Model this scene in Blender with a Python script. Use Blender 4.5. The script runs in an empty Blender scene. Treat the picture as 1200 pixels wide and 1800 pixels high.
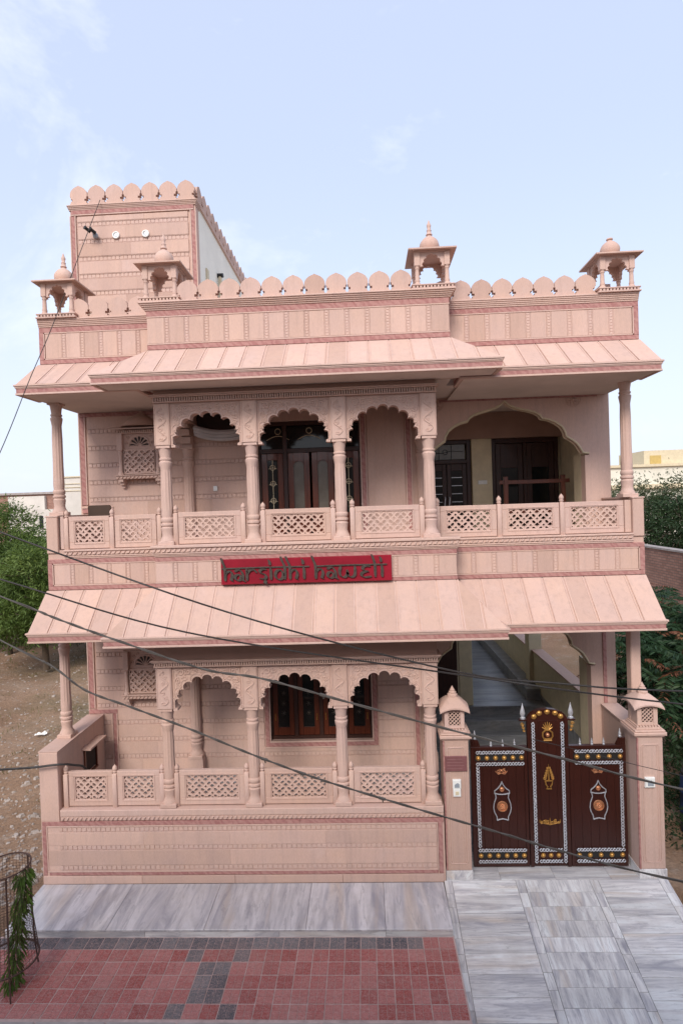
import bpy, bmesh, math, random
import numpy as np
from mathutils import Vector, Matrix
random.seed(7); np.random.seed(7)
R = math.radians
scene = bpy.context.scene
COL = scene.collection

# ------------------------------------------------------------------ camera
CAM_Z = 5.65
cam_d = bpy.data.cameras.new('camera'); cam = bpy.data.objects.new('camera', cam_d); COL.objects.link(cam)
cam_d.sensor_fit = 'VERTICAL'; cam_d.sensor_height = 36.0; cam_d.lens = 20.0
cam_d.clip_start = 0.05; cam_d.clip_end = 3000
_r = (0.99865628, 0.03996467, -0.03299176); _u = (0.03249614, 0.01298852, 0.99938746); _w = (-0.0403687, 0.99911667, -0.01167237)
cam.matrix_world = Matrix(((_r[0], _u[0], -_w[0], 0), (_r[1], _u[1], -_w[1], 0), (_r[2], _u[2], -_w[2], CAM_Z), (0, 0, 0, 1)))
scene.camera = cam

# ------------------------------------------------------------------ sky, sun, exposure
SUN_EL, SUN_AZ = R(38), R(193)          # azimuth clockwise from +Y: behind the camera, to its left
sun_dir = Vector((math.sin(SUN_AZ)*math.cos(SUN_EL), math.cos(SUN_AZ)*math.cos(SUN_EL), math.sin(SUN_EL)))
world = bpy.data.worlds.new('World'); scene.world = world; world.use_nodes = True
wn = world.node_tree; wn.nodes.clear()
def wnode(t, **kw):
    n = wn.nodes.new(t)
    for k, v in kw.items(): setattr(n, k, v)
    return n
w_out = wnode('ShaderNodeOutputWorld'); w_bg = wnode('ShaderNodeBackground'); w_bg.inputs['Strength'].default_value = 0.15
w_sky = wnode('ShaderNodeTexSky', sky_type='NISHITA', sun_disc=False)
w_sky.sun_elevation = SUN_EL; w_sky.sun_rotation = SUN_AZ; w_sky.air_density = 1.0; w_sky.dust_density = 2.2; w_sky.ozone_density = 1.6
# thin high cloud all over the sky, thicker in drifts
w_tc = wnode('ShaderNodeTexCoord'); w_mp = wnode('ShaderNodeMapping'); w_mp.inputs['Scale'].default_value = (1.0, 1.0, 1.7); w_mp.inputs['Location'].default_value = (7.7, 2.5, 4.1); w_mp.inputs['Rotation'].default_value = (0, 0, -0.43)
w_nz = wnode('ShaderNodeTexNoise'); w_nz.inputs['Scale'].default_value = 1.5; w_nz.inputs['Detail'].default_value = 7; w_nz.inputs['Roughness'].default_value = 0.62; w_nz.inputs['Distortion'].default_value = 0.35
w_cr = wnode('ShaderNodeMapRange'); w_cr.inputs['From Min'].default_value = 0.535; w_cr.inputs['From Max'].default_value = 0.70; w_cr.inputs['To Min'].default_value = 0.0; w_cr.inputs['To Max'].default_value = 0.55
w_hz = wnode('ShaderNodeMix', data_type='RGBA'); w_hz.inputs['Factor'].default_value = 0.58; w_hz.inputs['B'].default_value = (5.3, 5.9, 7.5, 1)      # even haze
w_mx = wnode('ShaderNodeMix', data_type='RGBA'); w_mx.inputs['B'].default_value = (7.4, 7.5, 7.8, 1)
wn.links.new(w_tc.outputs['Generated'], w_mp.inputs['Vector']); wn.links.new(w_mp.outputs['Vector'], w_nz.inputs['Vector'])
wn.links.new(w_nz.outputs['Fac'], w_cr.inputs['Value']); wn.links.new(w_cr.outputs['Result'], w_mx.inputs['Factor'])
wn.links.new(w_sky.outputs['Color'], w_hz.inputs['A']); wn.links.new(w_hz.outputs['Result'], w_mx.inputs['A']); w_sx = wnode('ShaderNodeSeparateXYZ'); w_hr = wnode('ShaderNodeMapRange', interpolation_type='SMOOTHSTEP'); w_hr.inputs['From Min'].default_value = -0.05; w_hr.inputs['From Max'].default_value = 0.55; w_hr.inputs['To Min'].default_value = 0.75; w_hr.inputs['To Max'].default_value = 0.0
w_hm = wnode('ShaderNodeMix', data_type='RGBA'); w_hm.inputs['B'].default_value = (5.0, 5.35, 6.1, 1)      # pale haze low down, the same all round
wn.links.new(w_tc.outputs['Generated'], w_sx.inputs[0]); wn.links.new(w_sx.outputs['Z'], w_hr.inputs['Value']); wn.links.new(w_hr.outputs['Result'], w_hm.inputs['Factor'])
wn.links.new(w_mx.outputs['Result'], w_hm.inputs['A']); wn.links.new(w_hm.outputs['Result'], w_bg.inputs['Color'])
wn.links.new(w_bg.outputs['Background'], w_out.inputs['Surface'])
sun_d = bpy.data.lights.new('sun', 'SUN'); sun = bpy.data.objects.new('sun', sun_d); COL.objects.link(sun)
sun_d.energy = 2.3; sun_d.angle = R(20); sun_d.color = (1.0, 0.93, 0.87)
sun.rotation_euler = sun_dir.to_track_quat('Z', 'Y').to_euler(); sun.location = (-10, -10, 20)
vs = scene.view_settings; vs.view_transform = 'Standard'; vs.look = 'None'; vs.gamma = 1.0; vs.exposure = 0.32
try: vs.use_curve_mapping = False
except Exception: pass

# ------------------------------------------------------------------ helpers
WP = {}
class MB:
    """collects shapes in world metres; build() links them as ONE mesh object"""
    def __init__(s): s.v = []; s.f = []
    def add(s, vs_, fs_):
        o = len(s.v); s.v.extend(vs_); s.f.extend([tuple(i+o for i in f) for f in fs_]); return s
    def box(s, x0, x1, y0, y1, z0, z1):
        return s.add([(x0,y0,z0),(x1,y0,z0),(x1,y1,z0),(x0,y1,z0),(x0,y0,z1),(x1,y0,z1),(x1,y1,z1),(x0,y1,z1)],
              [(0,3,2,1),(4,5,6,7),(0,1,5,4),(1,2,6,5),(2,3,7,6),(3,0,4,7)])
    def cbox(s, x0, x1, y0, y1, z0, z1, c=0.006):
        """box whose front (y0) edges are chamfered"""
        return s.add([(x0,y0+c,z0),(x1,y0+c,z0),(x1,y0+c,z1),(x0,y0+c,z1),(x0+c,y0,z0+c),(x1-c,y0,z0+c),(x1-c,y0,z1-c),(x0+c,y0,z1-c),
                      (x0,y1,z0),(x1,y1,z0),(x1,y1,z1),(x0,y1,z1)],
              [(4,5,6,7),(0,1,5,4),(1,2,6,5),(2,3,7,6),(3,0,4,7),(8,9,1,0),(9,10,2,1),(10,11,3,2),(11,8,0,3),(9,8,11,10)])
    def tbox(s, x0, x1, y0, y1, z0, z1, c=0.006):
        """box whose top edges are chamfered"""
        return s.add([(x0,y0,z0),(x1,y0,z0),(x1,y1,z0),(x0,y1,z0),(x0,y0,z1-c),(x1,y0,z1-c),(x1,y1,z1-c),(x0,y1,z1-c),
                      (x0+c,y0+c,z1),(x1-c,y0+c,z1),(x1-c,y1-c,z1),(x0+c,y1-c,z1)],
              [(0,3,2,1),(0,1,5,4),(1,2,6,5),(2,3,7,6),(3,0,4,7),(4,5,9,8),(5,6,10,9),(6,7,11,10),(7,4,8,11),(8,9,10,11)])
    def prism(s, pts, y0, y1, plane='xz'):
        """polygon (counter-clockwise seen from -y) extruded from y0 to y1"""
        n = len(pts)
        if plane == 'xz': A = [(p[0], y0, p[1]) for p in pts]; B = [(p[0], y1, p[1]) for p in pts]
        elif plane == 'yz': A = [(y1, p[0], p[1]) for p in pts]; B = [(y0, p[0], p[1]) for p in pts]
        else: A = [(p[0], p[1], y1) for p in pts]; B = [(p[0], p[1], y0) for p in pts]
        return s.add(A+B, [tuple(range(n)), tuple(range(2*n-1, n-1, -1))] + [(i, i+n, (i+1)%n+n, (i+1)%n) for i in range(n)])
    def lathe(s, cx, cy, prof, n=16, flute=0.0, fl_rng=None, phase=0.0):
        vs_ = []; fs_ = []
        for r, z in prof:
            for k in range(n):
                a = 2*math.pi*(k+phase)/n; rr = r
                if flute and fl_rng and fl_rng[0] <= z <= fl_rng[1] and k % 2: rr = r*(1-flute)
                vs_.append((cx+rr*math.cos(a), cy+rr*math.sin(a), z))
        m = len(prof)
        for j in range(m-1):
            for k in range(n): fs_.append((j*n+k, j*n+(k+1)%n, (j+1)*n+(k+1)%n, (j+1)*n+k))
        fs_.append(tuple(range(n-1, -1, -1))); fs_.append(tuple((m-1)*n+k for k in range(n)))
        return s.add(vs_, fs_)
    def tube(s, pts, r, n=6, r1=None, flat=None):
        P = [Vector(p) for p in pts]; vs_ = []; fs_ = []; m = len(P)
        for i, p in enumerate(P):
            t = (P[min(i+1, m-1)] - P[max(i-1, 0)])
            t = t.normalized() if t.length > 1e-9 else Vector((0, 0, 1))
            ref = Vector((0, 1, 0)) if abs(t.y) < 0.9 else Vector((1, 0, 0))
            a = t.cross(ref).normalized(); b = t.cross(a).normalized()
            rr = r if r1 is None else r + (r1-r)*i/(m-1)
            for k in range(n):
                q = 2*math.pi*k/n; d = a*math.cos(q) + b*math.sin(q)
                if flat: d = Vector((d.x, d.y*flat, d.z))
                vs_.append(tuple(p + d*rr))
        for i in range(m-1):
            for k in range(n): fs_.append((i*n+k, i*n+(k+1)%n, (i+1)*n+(k+1)%n, (i+1)*n+k))
        fs_.append(tuple(range(n-1, -1, -1))); fs_.append(tuple((m-1)*n+k for k in range(n)))
        return s.add(vs_, fs_)
    def ball(s, cx, cy, cz, r, n=12, m=6, sy=1.0, sz=1.0, z0=-90):
        vs_ = []; fs_ = []
        for j in range(m+1):
            la = R(z0 + (90-z0)*j/m)
            for k in range(n):
                a = 2*math.pi*k/n
                vs_.append((cx+r*math.cos(la)*math.cos(a), cy+sy*r*math.cos(la)*math.sin(a), cz+sz*r*math.sin(la)))
        for j in range(m):
            for k in range(n): fs_.append((j*n+k, j*n+(k+1)%n, (j+1)*n+(k+1)%n, (j+1)*n+k))
        return s.add(vs_, fs_)
    def dome_front(s, cx, cy, cz, r, depth, n=12, m=4):
        """hemisphere bulging towards -y"""
        vs_ = []; fs_ = []
        for j in range(m+1):
            la = math.pi/2*j/m
            for k in range(n):
                a = 2*math.pi*k/n
                vs_.append((cx+r*math.cos(la)*math.cos(a), cy-depth*math.sin(la), cz+r*math.cos(la)*math.sin(a)))
        for j in range(m):
            for k in range(n): fs_.append((j*n+k, j*n+(k+1)%n, (j+1)*n+(k+1)%n, (j+1)*n+k))
        return s.add(vs_, fs_)
    def mesh(s, name, mat, org=(0,0,0), smooth=None):
        me = bpy.data.meshes.new(name)
        vv = [(a-org[0], b-org[1], c-org[2]) for a, b, c in s.v] if org != (0,0,0) else s.v
        me.from_pydata(vv, [], s.f); me.validate(); me.update()
        if mat: me.materials.append(mat)
        if smooth:
            bm = bmesh.new(); bm.from_mesh(me); bmesh.ops.recalc_face_normals(bm, faces=bm.faces)
            for f in bm.faces: f.smooth = True
            for e in bm.edges:
                if len(e.link_faces) == 2 and e.calc_face_angle(0) > R(smooth): e.smooth = False
            bm.to_mesh(me); bm.free()
        return me
    def build(s, name, mat, parent=None, org=None, smooth=None):
        if org is None:
            a = np.array(s.v); lo = a.min(0); hi = a.max(0)
            org = (float(lo[0]+hi[0])/2, float(lo[1]+hi[1])/2, float(lo[2]))
        return place(s.mesh(name, mat, org, smooth), name, parent, org)
def place(me, name, parent=None, org=(0,0,0), rot=None, scl=None):
    o = bpy.data.objects.new(name, me); COL.objects.link(o)
    WP[o.name] = Vector(org)
    if parent is not None:
        o.parent = parent; o.location = Vector(org) - WP[parent.name]
    else: o.location = org
    if rot: o.rotation_euler = rot
    if scl: o.scale = scl
    return o
def tag(o, label=None, cat=None, group=None, kind=None):
    if label: o['label'] = label
    if cat: o['category'] = cat
    if group: o['group'] = group
    if kind: o['kind'] = kind
    return o
def thing(name, loc, label, cat, group=None):
    return tag(place(None, name, None, loc), label, cat, group)
def sub(parent, name, loc):                         # an Empty as a part that carries sub-parts
    return place(None, name, parent, loc)

# ------------------------------------------------------------------ materials
class NT:
    def __init__(s, name):
        s.m = bpy.data.materials.new(name); s.m.use_nodes = True; s.t = s.m.node_tree
        s.b = s.t.nodes['Principled BSDF']; s.out = s.t.nodes['Material Output']
    def n(s, t, inp=None, **kw):
        x = s.t.nodes.new(t)
        for k, v in kw.items(): setattr(x, k, v)
        for k, v in (inp or {}).items(): x.inputs[k].default_value = v
        return x
    def l(s, a, b): s.t.links.new(a, b)
    def pos(s, scale=(1,1,1), rot=(0,0,0), rnd=0.0):
        g = s.n('ShaderNodeNewGeometry'); mp = s.n('ShaderNodeMapping', {'Scale': scale, 'Rotation': rot})
        if rnd:
            oi = s.n('ShaderNodeObjectInfo'); mu = s.n('ShaderNodeVectorMath', operation='SCALE'); cb = s.n('ShaderNodeCombineXYZ')
            for k in range(3): s.l(oi.outputs['Random'], cb.inputs[k])
            s.l(cb.outputs[0], mu.inputs[0]); mu.inputs['Scale'].default_value = rnd
            ad = s.n('ShaderNodeVectorMath', operation='ADD'); s.l(g.outputs['Position'], ad.inputs[0]); s.l(mu.outputs[0], ad.inputs[1]); s.l(ad.outputs[0], mp.inputs['Vector'])
        else: s.l(g.outputs['Position'], mp.inputs['Vector'])
        return mp.outputs['Vector']
    def noise(s, vec, scale, detail=4, rough=0.55, dist=0.0):
        x = s.n('ShaderNodeTexNoise', {'Scale': scale, 'Detail': detail, 'Roughness': rough, 'Distortion': dist}); s.l(vec, x.inputs['Vector']); return x.outputs['Fac']
    def ramp(s, fac, stops):
        x = s.n('ShaderNodeValToRGB'); e = x.color_ramp.elements
        while len(e) < len(stops): e.new(0.5)
        for i, (p, c) in enumerate(stops): e[i].position = p; e[i].color = (c[0], c[1], c[2], 1) if not isinstance(c, float) else (c, c, c, 1)
        s.l(fac, x.inputs['Fac']); return x.outputs['Color']
    def mix(s, a, b, fac, mode='MIX'):
        x = s.n('ShaderNodeMix', data_type='RGBA', blend_type=mode)
        for sock, val in ((x.inputs['A'], a), (x.inputs['B'], b), (x.inputs['Factor'], fac)):
            if isinstance(val, (int, float)): sock.default_value = val if sock.type == 'VALUE' else (val, val, val, 1)
            elif isinstance(val, tuple): sock.default_value = (val[0], val[1], val[2], 1)
            else: s.l(val, sock)
        return x.outputs['Result']
    def bump(s, h, strength=0.3, dist=0.01):
        x = s.n('ShaderNodeBump', {'Strength': strength, 'Distance': dist}); s.l(h, x.inputs['Height']); s.l(x.outputs['Normal'], s.b.inputs['Normal'])
    def rand(s): return s.n('ShaderNodeObjectInfo').outputs['Random']
    def col(s, c):
        if isinstance(c, tuple): s.b.inputs['Base Color'].default_value = (c[0], c[1], c[2], 1)
        else: s.l(c, s.b.inputs['Base Color'])
    def set(s, **kw):
        for k, v in kw.items(): s.b.inputs[k.replace('_', ' ')].default_value = v
        return s.m
def stone_mat(name, base, warm, dark, rough=0.85, var=0.10, bump=0.25):
    t = NT(name); p = t.pos()
    big = t.ramp(t.noise(t.pos(rnd=3.0), 1.1, 5, 0.6), [(0.36, base), (0.70, warm)])
    # blotchy tone, vertical rain runs, pale lime bloom
    stain = t.ramp(t.noise(t.pos((1.6, 1.6, 0.6)), 2.2, 6, 0.65), [(0.45, 0.0), (0.80, 0.35)])
    c = t.mix(big, dark, stain)
    runs = t.ramp(t.noise(t.pos((9.0, 9.0, 0.55)), 1.6, 5, 0.6), [(0.50, 0.0), (0.74, 0.34)])
    c = t.mix(c, (dark[0]*.80, dark[1]*.80, dark[2]*.80), runs)
    bloom = t.ramp(t.noise(p, 3.1, 7, 0.72), [(0.54, 0.0), (0.78, 0.35)])
    c = t.mix(c, (.63, .48, .43), bloom)
    orange = t.ramp(t.rand(), [(0.75, 0.0), (1.0, 0.22)])
    c = t.mix(c, (.60, .365, .265), orange)
    rv = t.ramp(t.noise(t.pos((.01, .01, .01), rnd=50.0), 3.0, 1), [(0.25, 1.0-var), (0.75, 1.0+var)])
    c = t.mix(c, rv, 1.0, 'MULTIPLY')
    fine = t.noise(t.pos((160, 160, 26)), 1.0, 3, 0.7)
    c = t.mix(c, t.ramp(fine, [(0.3, 0.89), (0.7, 1.08)]), 1.0, 'MULTIPLY')
    t.col(c); h = t.mix(fine, t.noise(p, 38, 5, 0.7), 0.5); t.bump(h, bump, 0.006)
    return t.set(Roughness=rough, **{'Specular_IOR_Level': 0.25})
M = {}
M['stone'] = stone_mat('pink_sandstone', (.56, .388, .325), (.59, .398, .312), (.46, .325, .28), var=.11)
M['stone_red'] = None
t = NT('red_sandstone'); p = t.pos()
zig = t.n('ShaderNodeTexWave', {'Scale': 5.5, 'Distortion': 7.0, 'Detail': 2.5, 'Detail Scale': 1.6}, wave_type='BANDS', bands_direction='DIAGONAL'); t.l(p, zig.inputs['Vector'])
c = t.ramp(zig.outputs['Fac'], [(0.2, (.34, .150, .135)), (0.8, (.41, .205, .18))])
c = t.mix(c, (.47, .275, .235), t.ramp(t.noise(p, 9, 6, .75), [(0.42, 0.0), (0.72, 0.6)]))
t.col(c); t.bump(zig.outputs['Fac'], 0.35, 0.006); M['stone_red'] = t.set(Roughness=0.9)
M['stone_lt'] = stone_mat('pale_sandstone', (.585, .410, .348), (.605, .418, .332), (.49, .352, .308), var=0.05)
def plain(name, c, rough=0.7, metal=0.0, nscale=6.0, amp=0.10, bump=0.1, spec=0.4, vary=0.0):
    t = NT(name); p = t.pos()
    nz = t.noise(p, nscale, 5, 0.6)
    cc = t.mix(c, t.ramp(nz, [(0.3, 1.0-amp), (0.7, 1.0+amp)]), 1.0, 'MULTIPLY')
    if vary: cc = t.mix(cc, t.ramp(t.rand(), [(0.0, 1.0-vary), (1.0, 1.0+vary)]), 1.0, 'MULTIPLY')
    t.col(cc); t.bump(t.noise(p, nscale*9, 4, 0.6), bump, 0.004)
    return t.set(Roughness=rough, Metallic=metal, **{'Specular_IOR_Level': spec})
M['cream'] = plain('cream_paint', (.62, .53, .36), 0.6)
M['white'] = plain('white_plaster', (.84, .80, .70), 0.75, nscale=2.0, amp=0.06)
M['soffit'] = plain('soffit_plaster', (.62, .52, .46), 0.8, nscale=1.5)
M['soffit_shaded'] = plain('shade_toned_soffit', (.36, .225, .175), 0.85, nscale=2.0)  # ceiling brown deepened in colour to stand for the recess shade
M['roofconc'] = plain('roof_concrete', (.42, .37, .33), 0.9)
M['dark'] = plain('unlit_dark', (.045, .032, .028), 0.9)  # near-black colour standing in for unlit rooms and openings
M['brownmetal'] = plain('brown_gate_paint', (.038, .0095, .0055), 0.30, nscale=3, amp=0.12, bump=0.03, spec=0.5)
M['blackmetal'] = plain('black_iron', (.02, .018, .017), 0.5)
M['silver'] = plain('silver_casting', (.64, .65, .68), 0.34, metal=0.55, nscale=40, amp=0.15)
M['gold'] = plain('gold_casting', (.58, .31, .085), 0.35, metal=0.7, nscale=40, amp=0.15)
M['copper'] = plain('copper_casting', (.62, .28, .14), 0.35, metal=0.7, nscale=40, amp=0.2)
M['plastic'] = plain('white_plastic', (.78, .78, .74), 0.4)
M['greyplastic'] = plain('grey_plastic', (.30, .33, .36), 0.4)
M['plate'] = plain('name_plate_stone', (.20, .085, .085), 0.35, nscale=12)
M['plateline'] = plain('name_plate_ruling', (.28, .15, .14), 0.5)
M['boardred'] = plain('red_board_paint', (.255, .005, .018), 0.42, nscale=2.5, amp=0.18)
M['letter'] = plain('dark_metal_letter', (.105, .085, .072), 0.36, metal=0.45, nscale=25, amp=0.3)
M['cable'] = plain('black_cable', (.028, .024, .022), 0.55)
M['cablegrey'] = plain('grey_cable', (.075, .066, .058), 0.6)
M['rust'] = plain('rusted_iron', (.075, .040, .030), 0.8, nscale=20, amp=0.35)
M['bark'] = plain('bark', (.10, .072, .050), 0.95, nscale=14, amp=0.35, bump=0.6)
M['kerb'] = plain('kerb_concrete', (.34, .30, .28), 0.9, nscale=5, amp=0.2, bump=0.4)
M['asphalt'] = plain('street_asphalt', (.07, .065, .06), 0.9, nscale=20, amp=0.25, bump=0.5)
M['grout'] = plain('sand_bed', (.46, .33, .30), 0.95, nscale=9, amp=0.2)
M['grey'] = plain('grey_cloth', (.46, .43, .42), 0.9)
M['stonechip'] = plain('rubble_stone', (.48, .41, .36), 0.95, nscale=5, amp=0.3, bump=0.4, vary=0.3)
M['litter'] = plain('white_litter', (.75, .74, .72), 0.6)
M['blue'] = plain('blue_drum', (.012, .028, .085), 0.45)
M['chairdark'] = plain('dark_brown_cane', (.060, .035, .022), 0.5)
def wood(name, c0, c1, rough=0.3, coat=0.3):
    t = NT(name); p = t.pos((14, 14, 1.1)); f = t.noise(p, 2.0, 5, 0.6, 0.6)
    t.col(t.ramp(f, [(0.3, c0), (0.7, c1)])); t.bump(f, 0.08, 0.003); return t.set(Roughness=rough, **{'Coat_Weight': coat})
M['wood'] = wood('polished_teak', (.070, .016, .008), (.135, .034, .016))
M['wooddark'] = wood('dark_teak', (.026, .009, .006), (.052, .018, .011), 0.5, 0.05)
t = NT('window_glass'); p = t.pos()
t.col((.012, .014, .014)); t.bump(t.noise(p, 2.2, 2), 0.02, 0.02); M['glass'] = t.set(Roughness=0.08, **{'Specular_IOR_Level': 0.4})
t = NT('frosted_pane'); t.col(t.ramp(t.noise(t.pos(), 3, 3), [(0.3, (.10, .085, .068)), (0.7, (.17, .148, .118))])); M['pane'] = t.set(Roughness=0.25)
def marble(name, along, base=(.64, .615, .605), mid=(.34, .33, .36), warm=(.56, .44, .335), rough=0.32, slant=0.0, wide=6.5):
    t = NT(name)
    sc = (0.55, wide, 3) if along == 'x' else (wide, 0.48, 3)
    v = t.pos(sc, (0, 0, slant), rnd=9.0)
    f = t.noise(v, 1.35, 9, 0.66, 0.9)
    c = t.ramp(f, [(0.33, mid), (0.43, tuple((a+b_)/2 for a, b_ in zip(mid, base))), (0.52, base), (0.62, tuple(min(.72, a*1.18) for a in base))])
    g = t.noise(v, 0.8, 3, 0.5, 0.4)
    c = t.mix(c, warm, t.ramp(g, [(0.58, 0.0), (0.74, 0.65)]))
    thin = t.noise(t.pos(tuple(q*2.6 for q in sc), (0, 0, slant), rnd=17.0), 1.5, 7, 0.68, 1.4)
    c = t.mix(c, tuple(q*.80 for q in mid), t.ramp(thin, [(0.56, 0.0), (0.60, 0.55), (0.66, 0.10), (0.8, 0.0)]))
    c = t.mix(c, (.46, .40, .34), t.ramp(t.noise(t.pos(), 1.4, 7, .72), [(0.48, 0.0), (0.80, 0.5)]))
    c = t.mix(c, t.ramp(t.noise(t.pos(), 3.0, 5, .65), [(0.3, 0.88), (0.75, 1.04)]), 1.0, 'MULTIPLY')
    c = t.mix(c, t.ramp(t.rand(), [(0.0, 0.88), (1.0, 1.10)]), 1.0, 'MULTIPLY')
    t.col(c); t.bump(t.noise(t.pos(), 25, 4), 0.05, 0.004)
    return t.set(Roughness=rough)
M['marble_x'] = marble('veined_marble_across', 'x'); M['marble_y'] = marble('veined_marble_along', 'y')
M['marble_plinth'] = marble('veined_marble_plinth', 'y', base=(.54, .515, .525), mid=(.32, .31, .345), slant=0.06, wide=3.4)
M['marble_grey'] = marble('dark_grey_marble', 'x', (.24, .245, .255), (.13, .135, .145), (.26, .25, .24), 0.35)
def paver_mat(name, cols):
    t = NT(name); p = t.pos()
    c = t.ramp(t.rand(), cols)
    nz = t.noise(p, 26, 5, 0.7); c = t.mix(c, t.ramp(nz, [(0.3, 0.80), (0.7, 1.16)]), 1.0, 'MULTIPLY')
    pale = t.ramp(t.noise(p, 48, 3, 0.6, 2.2), [(0.50, 0.0), (0.58, 0.50)])
    c = t.mix(c, (.48, .31, .285), pale)
    c = t.mix(c, (.34, .22, .19), t.ramp(t.noise(p, 1.6, 5, 0.65), [(0.5, 0.0), (0.8, 0.5)]))
    vor = t.n('ShaderNodeTexWave', {'Scale': 11.0, 'Distortion': 9.0, 'Detail': 1.0}, wave_type='RINGS'); t.l(p, vor.inputs['Vector'])
    t.col(c); t.bump(vor.outputs['Fac'], 0.35, 0.006); return t.set(Roughness=0.75)
M['paver_red'] = paver_mat('red_paver', [(0.0, (.27, .048, .038)), (0.3, (.34, .088, .075)), (0.55, (.39, .14, .122)), (0.8, (.34, .098, .085)), (1.0, (.255, .046, .038))])
M['paver_grey'] = paver_mat('charcoal_paver', [(0.0, (.058, .060, .068)), (0.5, (.10, .098, .102)), (1.0, (.15, .14, .14))])
t = NT('dry_soil'); p = t.pos()
c = t.ramp(t.noise(p, 0.35, 6, 0.62), [(0.32, (.25, .145, .082)), (0.55, (.34, .212, .132)), (0.75, (.40, .295, .215))])
c = t.mix(c, (.15, .13, .065), t.ramp(t.noise(p, 0.16, 4, .6), [(0.52, 0.0), (0.68, 0.75)]))
c = t.mix(c, (.45, .38, .32), t.ramp(t.noise(p, 3.2, 6, .75), [(0.55, 0.0), (0.72, 0.7)]))
c = t.mix(c, t.ramp(t.noise(p, 16, 5, .7), [(0.3, 0.7), (0.7, 1.2)]), 1.0, 'MULTIPLY')
t.col(c); t.bump(t.noise(p, 4.5, 9, .75), 0.9, 0.12); M['soil'] = t.set(Roughness=0.95)
t = NT('brickwork'); 
tcb = t.n('ShaderNodeNewGeometry'); sp = t.n('ShaderNodeSeparateXYZ'); cb = t.n('ShaderNodeCombineXYZ'); ad = t.n('ShaderNodeMath', operation='ADD')
t.l(tcb.outputs['Position'], sp.inputs[0]); t.l(sp.outputs['X'], ad.inputs[0]); t.l(sp.outputs['Y'], ad.inputs[1]); t.l(ad.outputs[0], cb.inputs['X']); t.l(sp.outputs['Z'], cb.inputs['Y'])
br = t.n('ShaderNodeTexBrick', {'Color1': (.30, .15, .11, 1), 'Color2': (.40, .22, .165, 1), 'Mortar': (.20, .135, .11, 1), 'Scale': 1.0, 'Mortar Size': 0.012, 'Brick Width': 0.24, 'Row Height': 0.085}); t.l(cb.outputs[0], br.inputs['Vector'])
c = t.mix(br.outputs['Color'], t.ramp(t.noise(t.pos(), 1.3, 6, .7), [(0.3, 0.75), (0.7, 1.15)]), 1.0, 'MULTIPLY')
t.col(c); t.bump(br.outputs['Fac'], -0.6, 0.02); M['brick'] = t.set(Roughness=0.95)
def leaf(name, c0, c1, c2, sc=1.6):
    t = NT(name); p = t.pos()
    c = t.ramp(t.noise(p, sc, 4, .6), [(0.3, c0), (0.52, c1), (0.74, c2)])
    c = t.mix(c, t.ramp(t.noise(p, 30, 2), [(0.3, 0.7), (0.7, 1.25)]), 1.0, 'MULTIPLY')
    t.col(c); t.set(Roughness=0.55, **{'Specular_IOR_Level': 0.3})
    tr = t.n('ShaderNodeBsdfTranslucent'); t.l(c, tr.inputs['Color']); ms = t.n('ShaderNodeMixShader', {'Fac': 0.28})
    t.l(t.b.outputs[0], ms.inputs[1]); t.l(tr.outputs[0], ms.inputs[2]); t.l(ms.outputs[0], t.out.inputs['Surface']); return t.m
M['leaf_mesquite'] = leaf('mesquite_leaf', (.060, .10, .022), (.115, .175, .038), (.19, .25, .058), 0.8)
M['leaf_dark'] = leaf('dark_leaf', (.018, .036, .016), (.032, .062, .022), (.055, .092, .034), 0.9)
M['leaf_frond'] = leaf('frond_leaf', (.016, .040, .018), (.030, .068, .028), (.060, .10, .035), 1.2)
M['leaf_rust'] = leaf('rusty_new_leaf', (.14, .055, .03), (.20, .08, .045), (.24, .13, .06))
M['leaf_sapling'] = leaf('sapling_leaf', (.045, .09, .012), (.085, .15, .022), (.15, .21, .035), 4)
M['leaf_far'] = leaf('olive_leaf', (.050, .065, .026), (.080, .098, .042), (.12, .135, .065), 0.5)
M['grass'] = leaf('dry_grass', (.12, .105, .04), (.17, .15, .06), (.11, .13, .04))

# ------------------------------------------------------------------ the setting
def axis(lo, hi, fine0, fine1, step, n_out=14):
    a = list(np.arange(fine0, fine1+1e-6, step))
    L = [fine0 - (fine0-lo)*(k/n_out)**2.6 for k in range(n_out, 0, -1)]
    H = [fine1 + (hi-fine1)*(k/n_out)**2.6 for k in range(1, n_out+1)]
    return np.array(L + a + H)
gx = axis(-900, 900, -26, 16, 0.35); gy = axis(-200, 1500, -2, 34, 0.35)
GX, GY = np.meshgrid(gx, gy)
def soil_z(x, y):
    z = np.where(y < 6.3, -0.47, np.where(y > 7.0, -0.06, -0.47 + (y-6.3)/0.7*0.41))
    inlot = (x < -5.15) & (y > 7.6); z = z + np.where(inlot, 0.05*np.sin(x*1.7+y*0.6) + 0.06*np.sin(y*0.9-x*0.4) + 0.03*np.sin(3.1*x)*np.sin(2.7*y), 0)
    z = np.where((x > -5.1) & (x < 4.3) & (y > 7.0) & (y < 18), -0.10, z)
    z = np.where((x > 0.6) & (x < 4.45) & (y < 8.4), -0.62, z)
    z = np.where((x > 4.4) & (y > 6.6), -0.10 + 0.04*np.sin(x*2+y), z)
    return z
GZ = soil_z(GX, GY)
gv = np.stack([GX, GY, GZ], -1).reshape(-1, 3); nx, ny = len(gx), len(gy)
me = bpy.data.meshes.new('ground')
gf = [(j*nx+i, j*nx+i+1, (j+1)*nx+i+1, (j+1)*nx+i) for j in range(ny-1) for i in range(nx-1)]
me.from_pydata(gv.tolist(), [], gf); me.materials.append(M['soil']); me.update()
for pl in me.polygons: pl.use_smooth = True
tag(place(me, 'ground'), kind='structure')
tag(MB().box(-60, 60, -6, 6.05, -0.60, -0.43).build('road', M['asphalt']), kind='structure')

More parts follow.
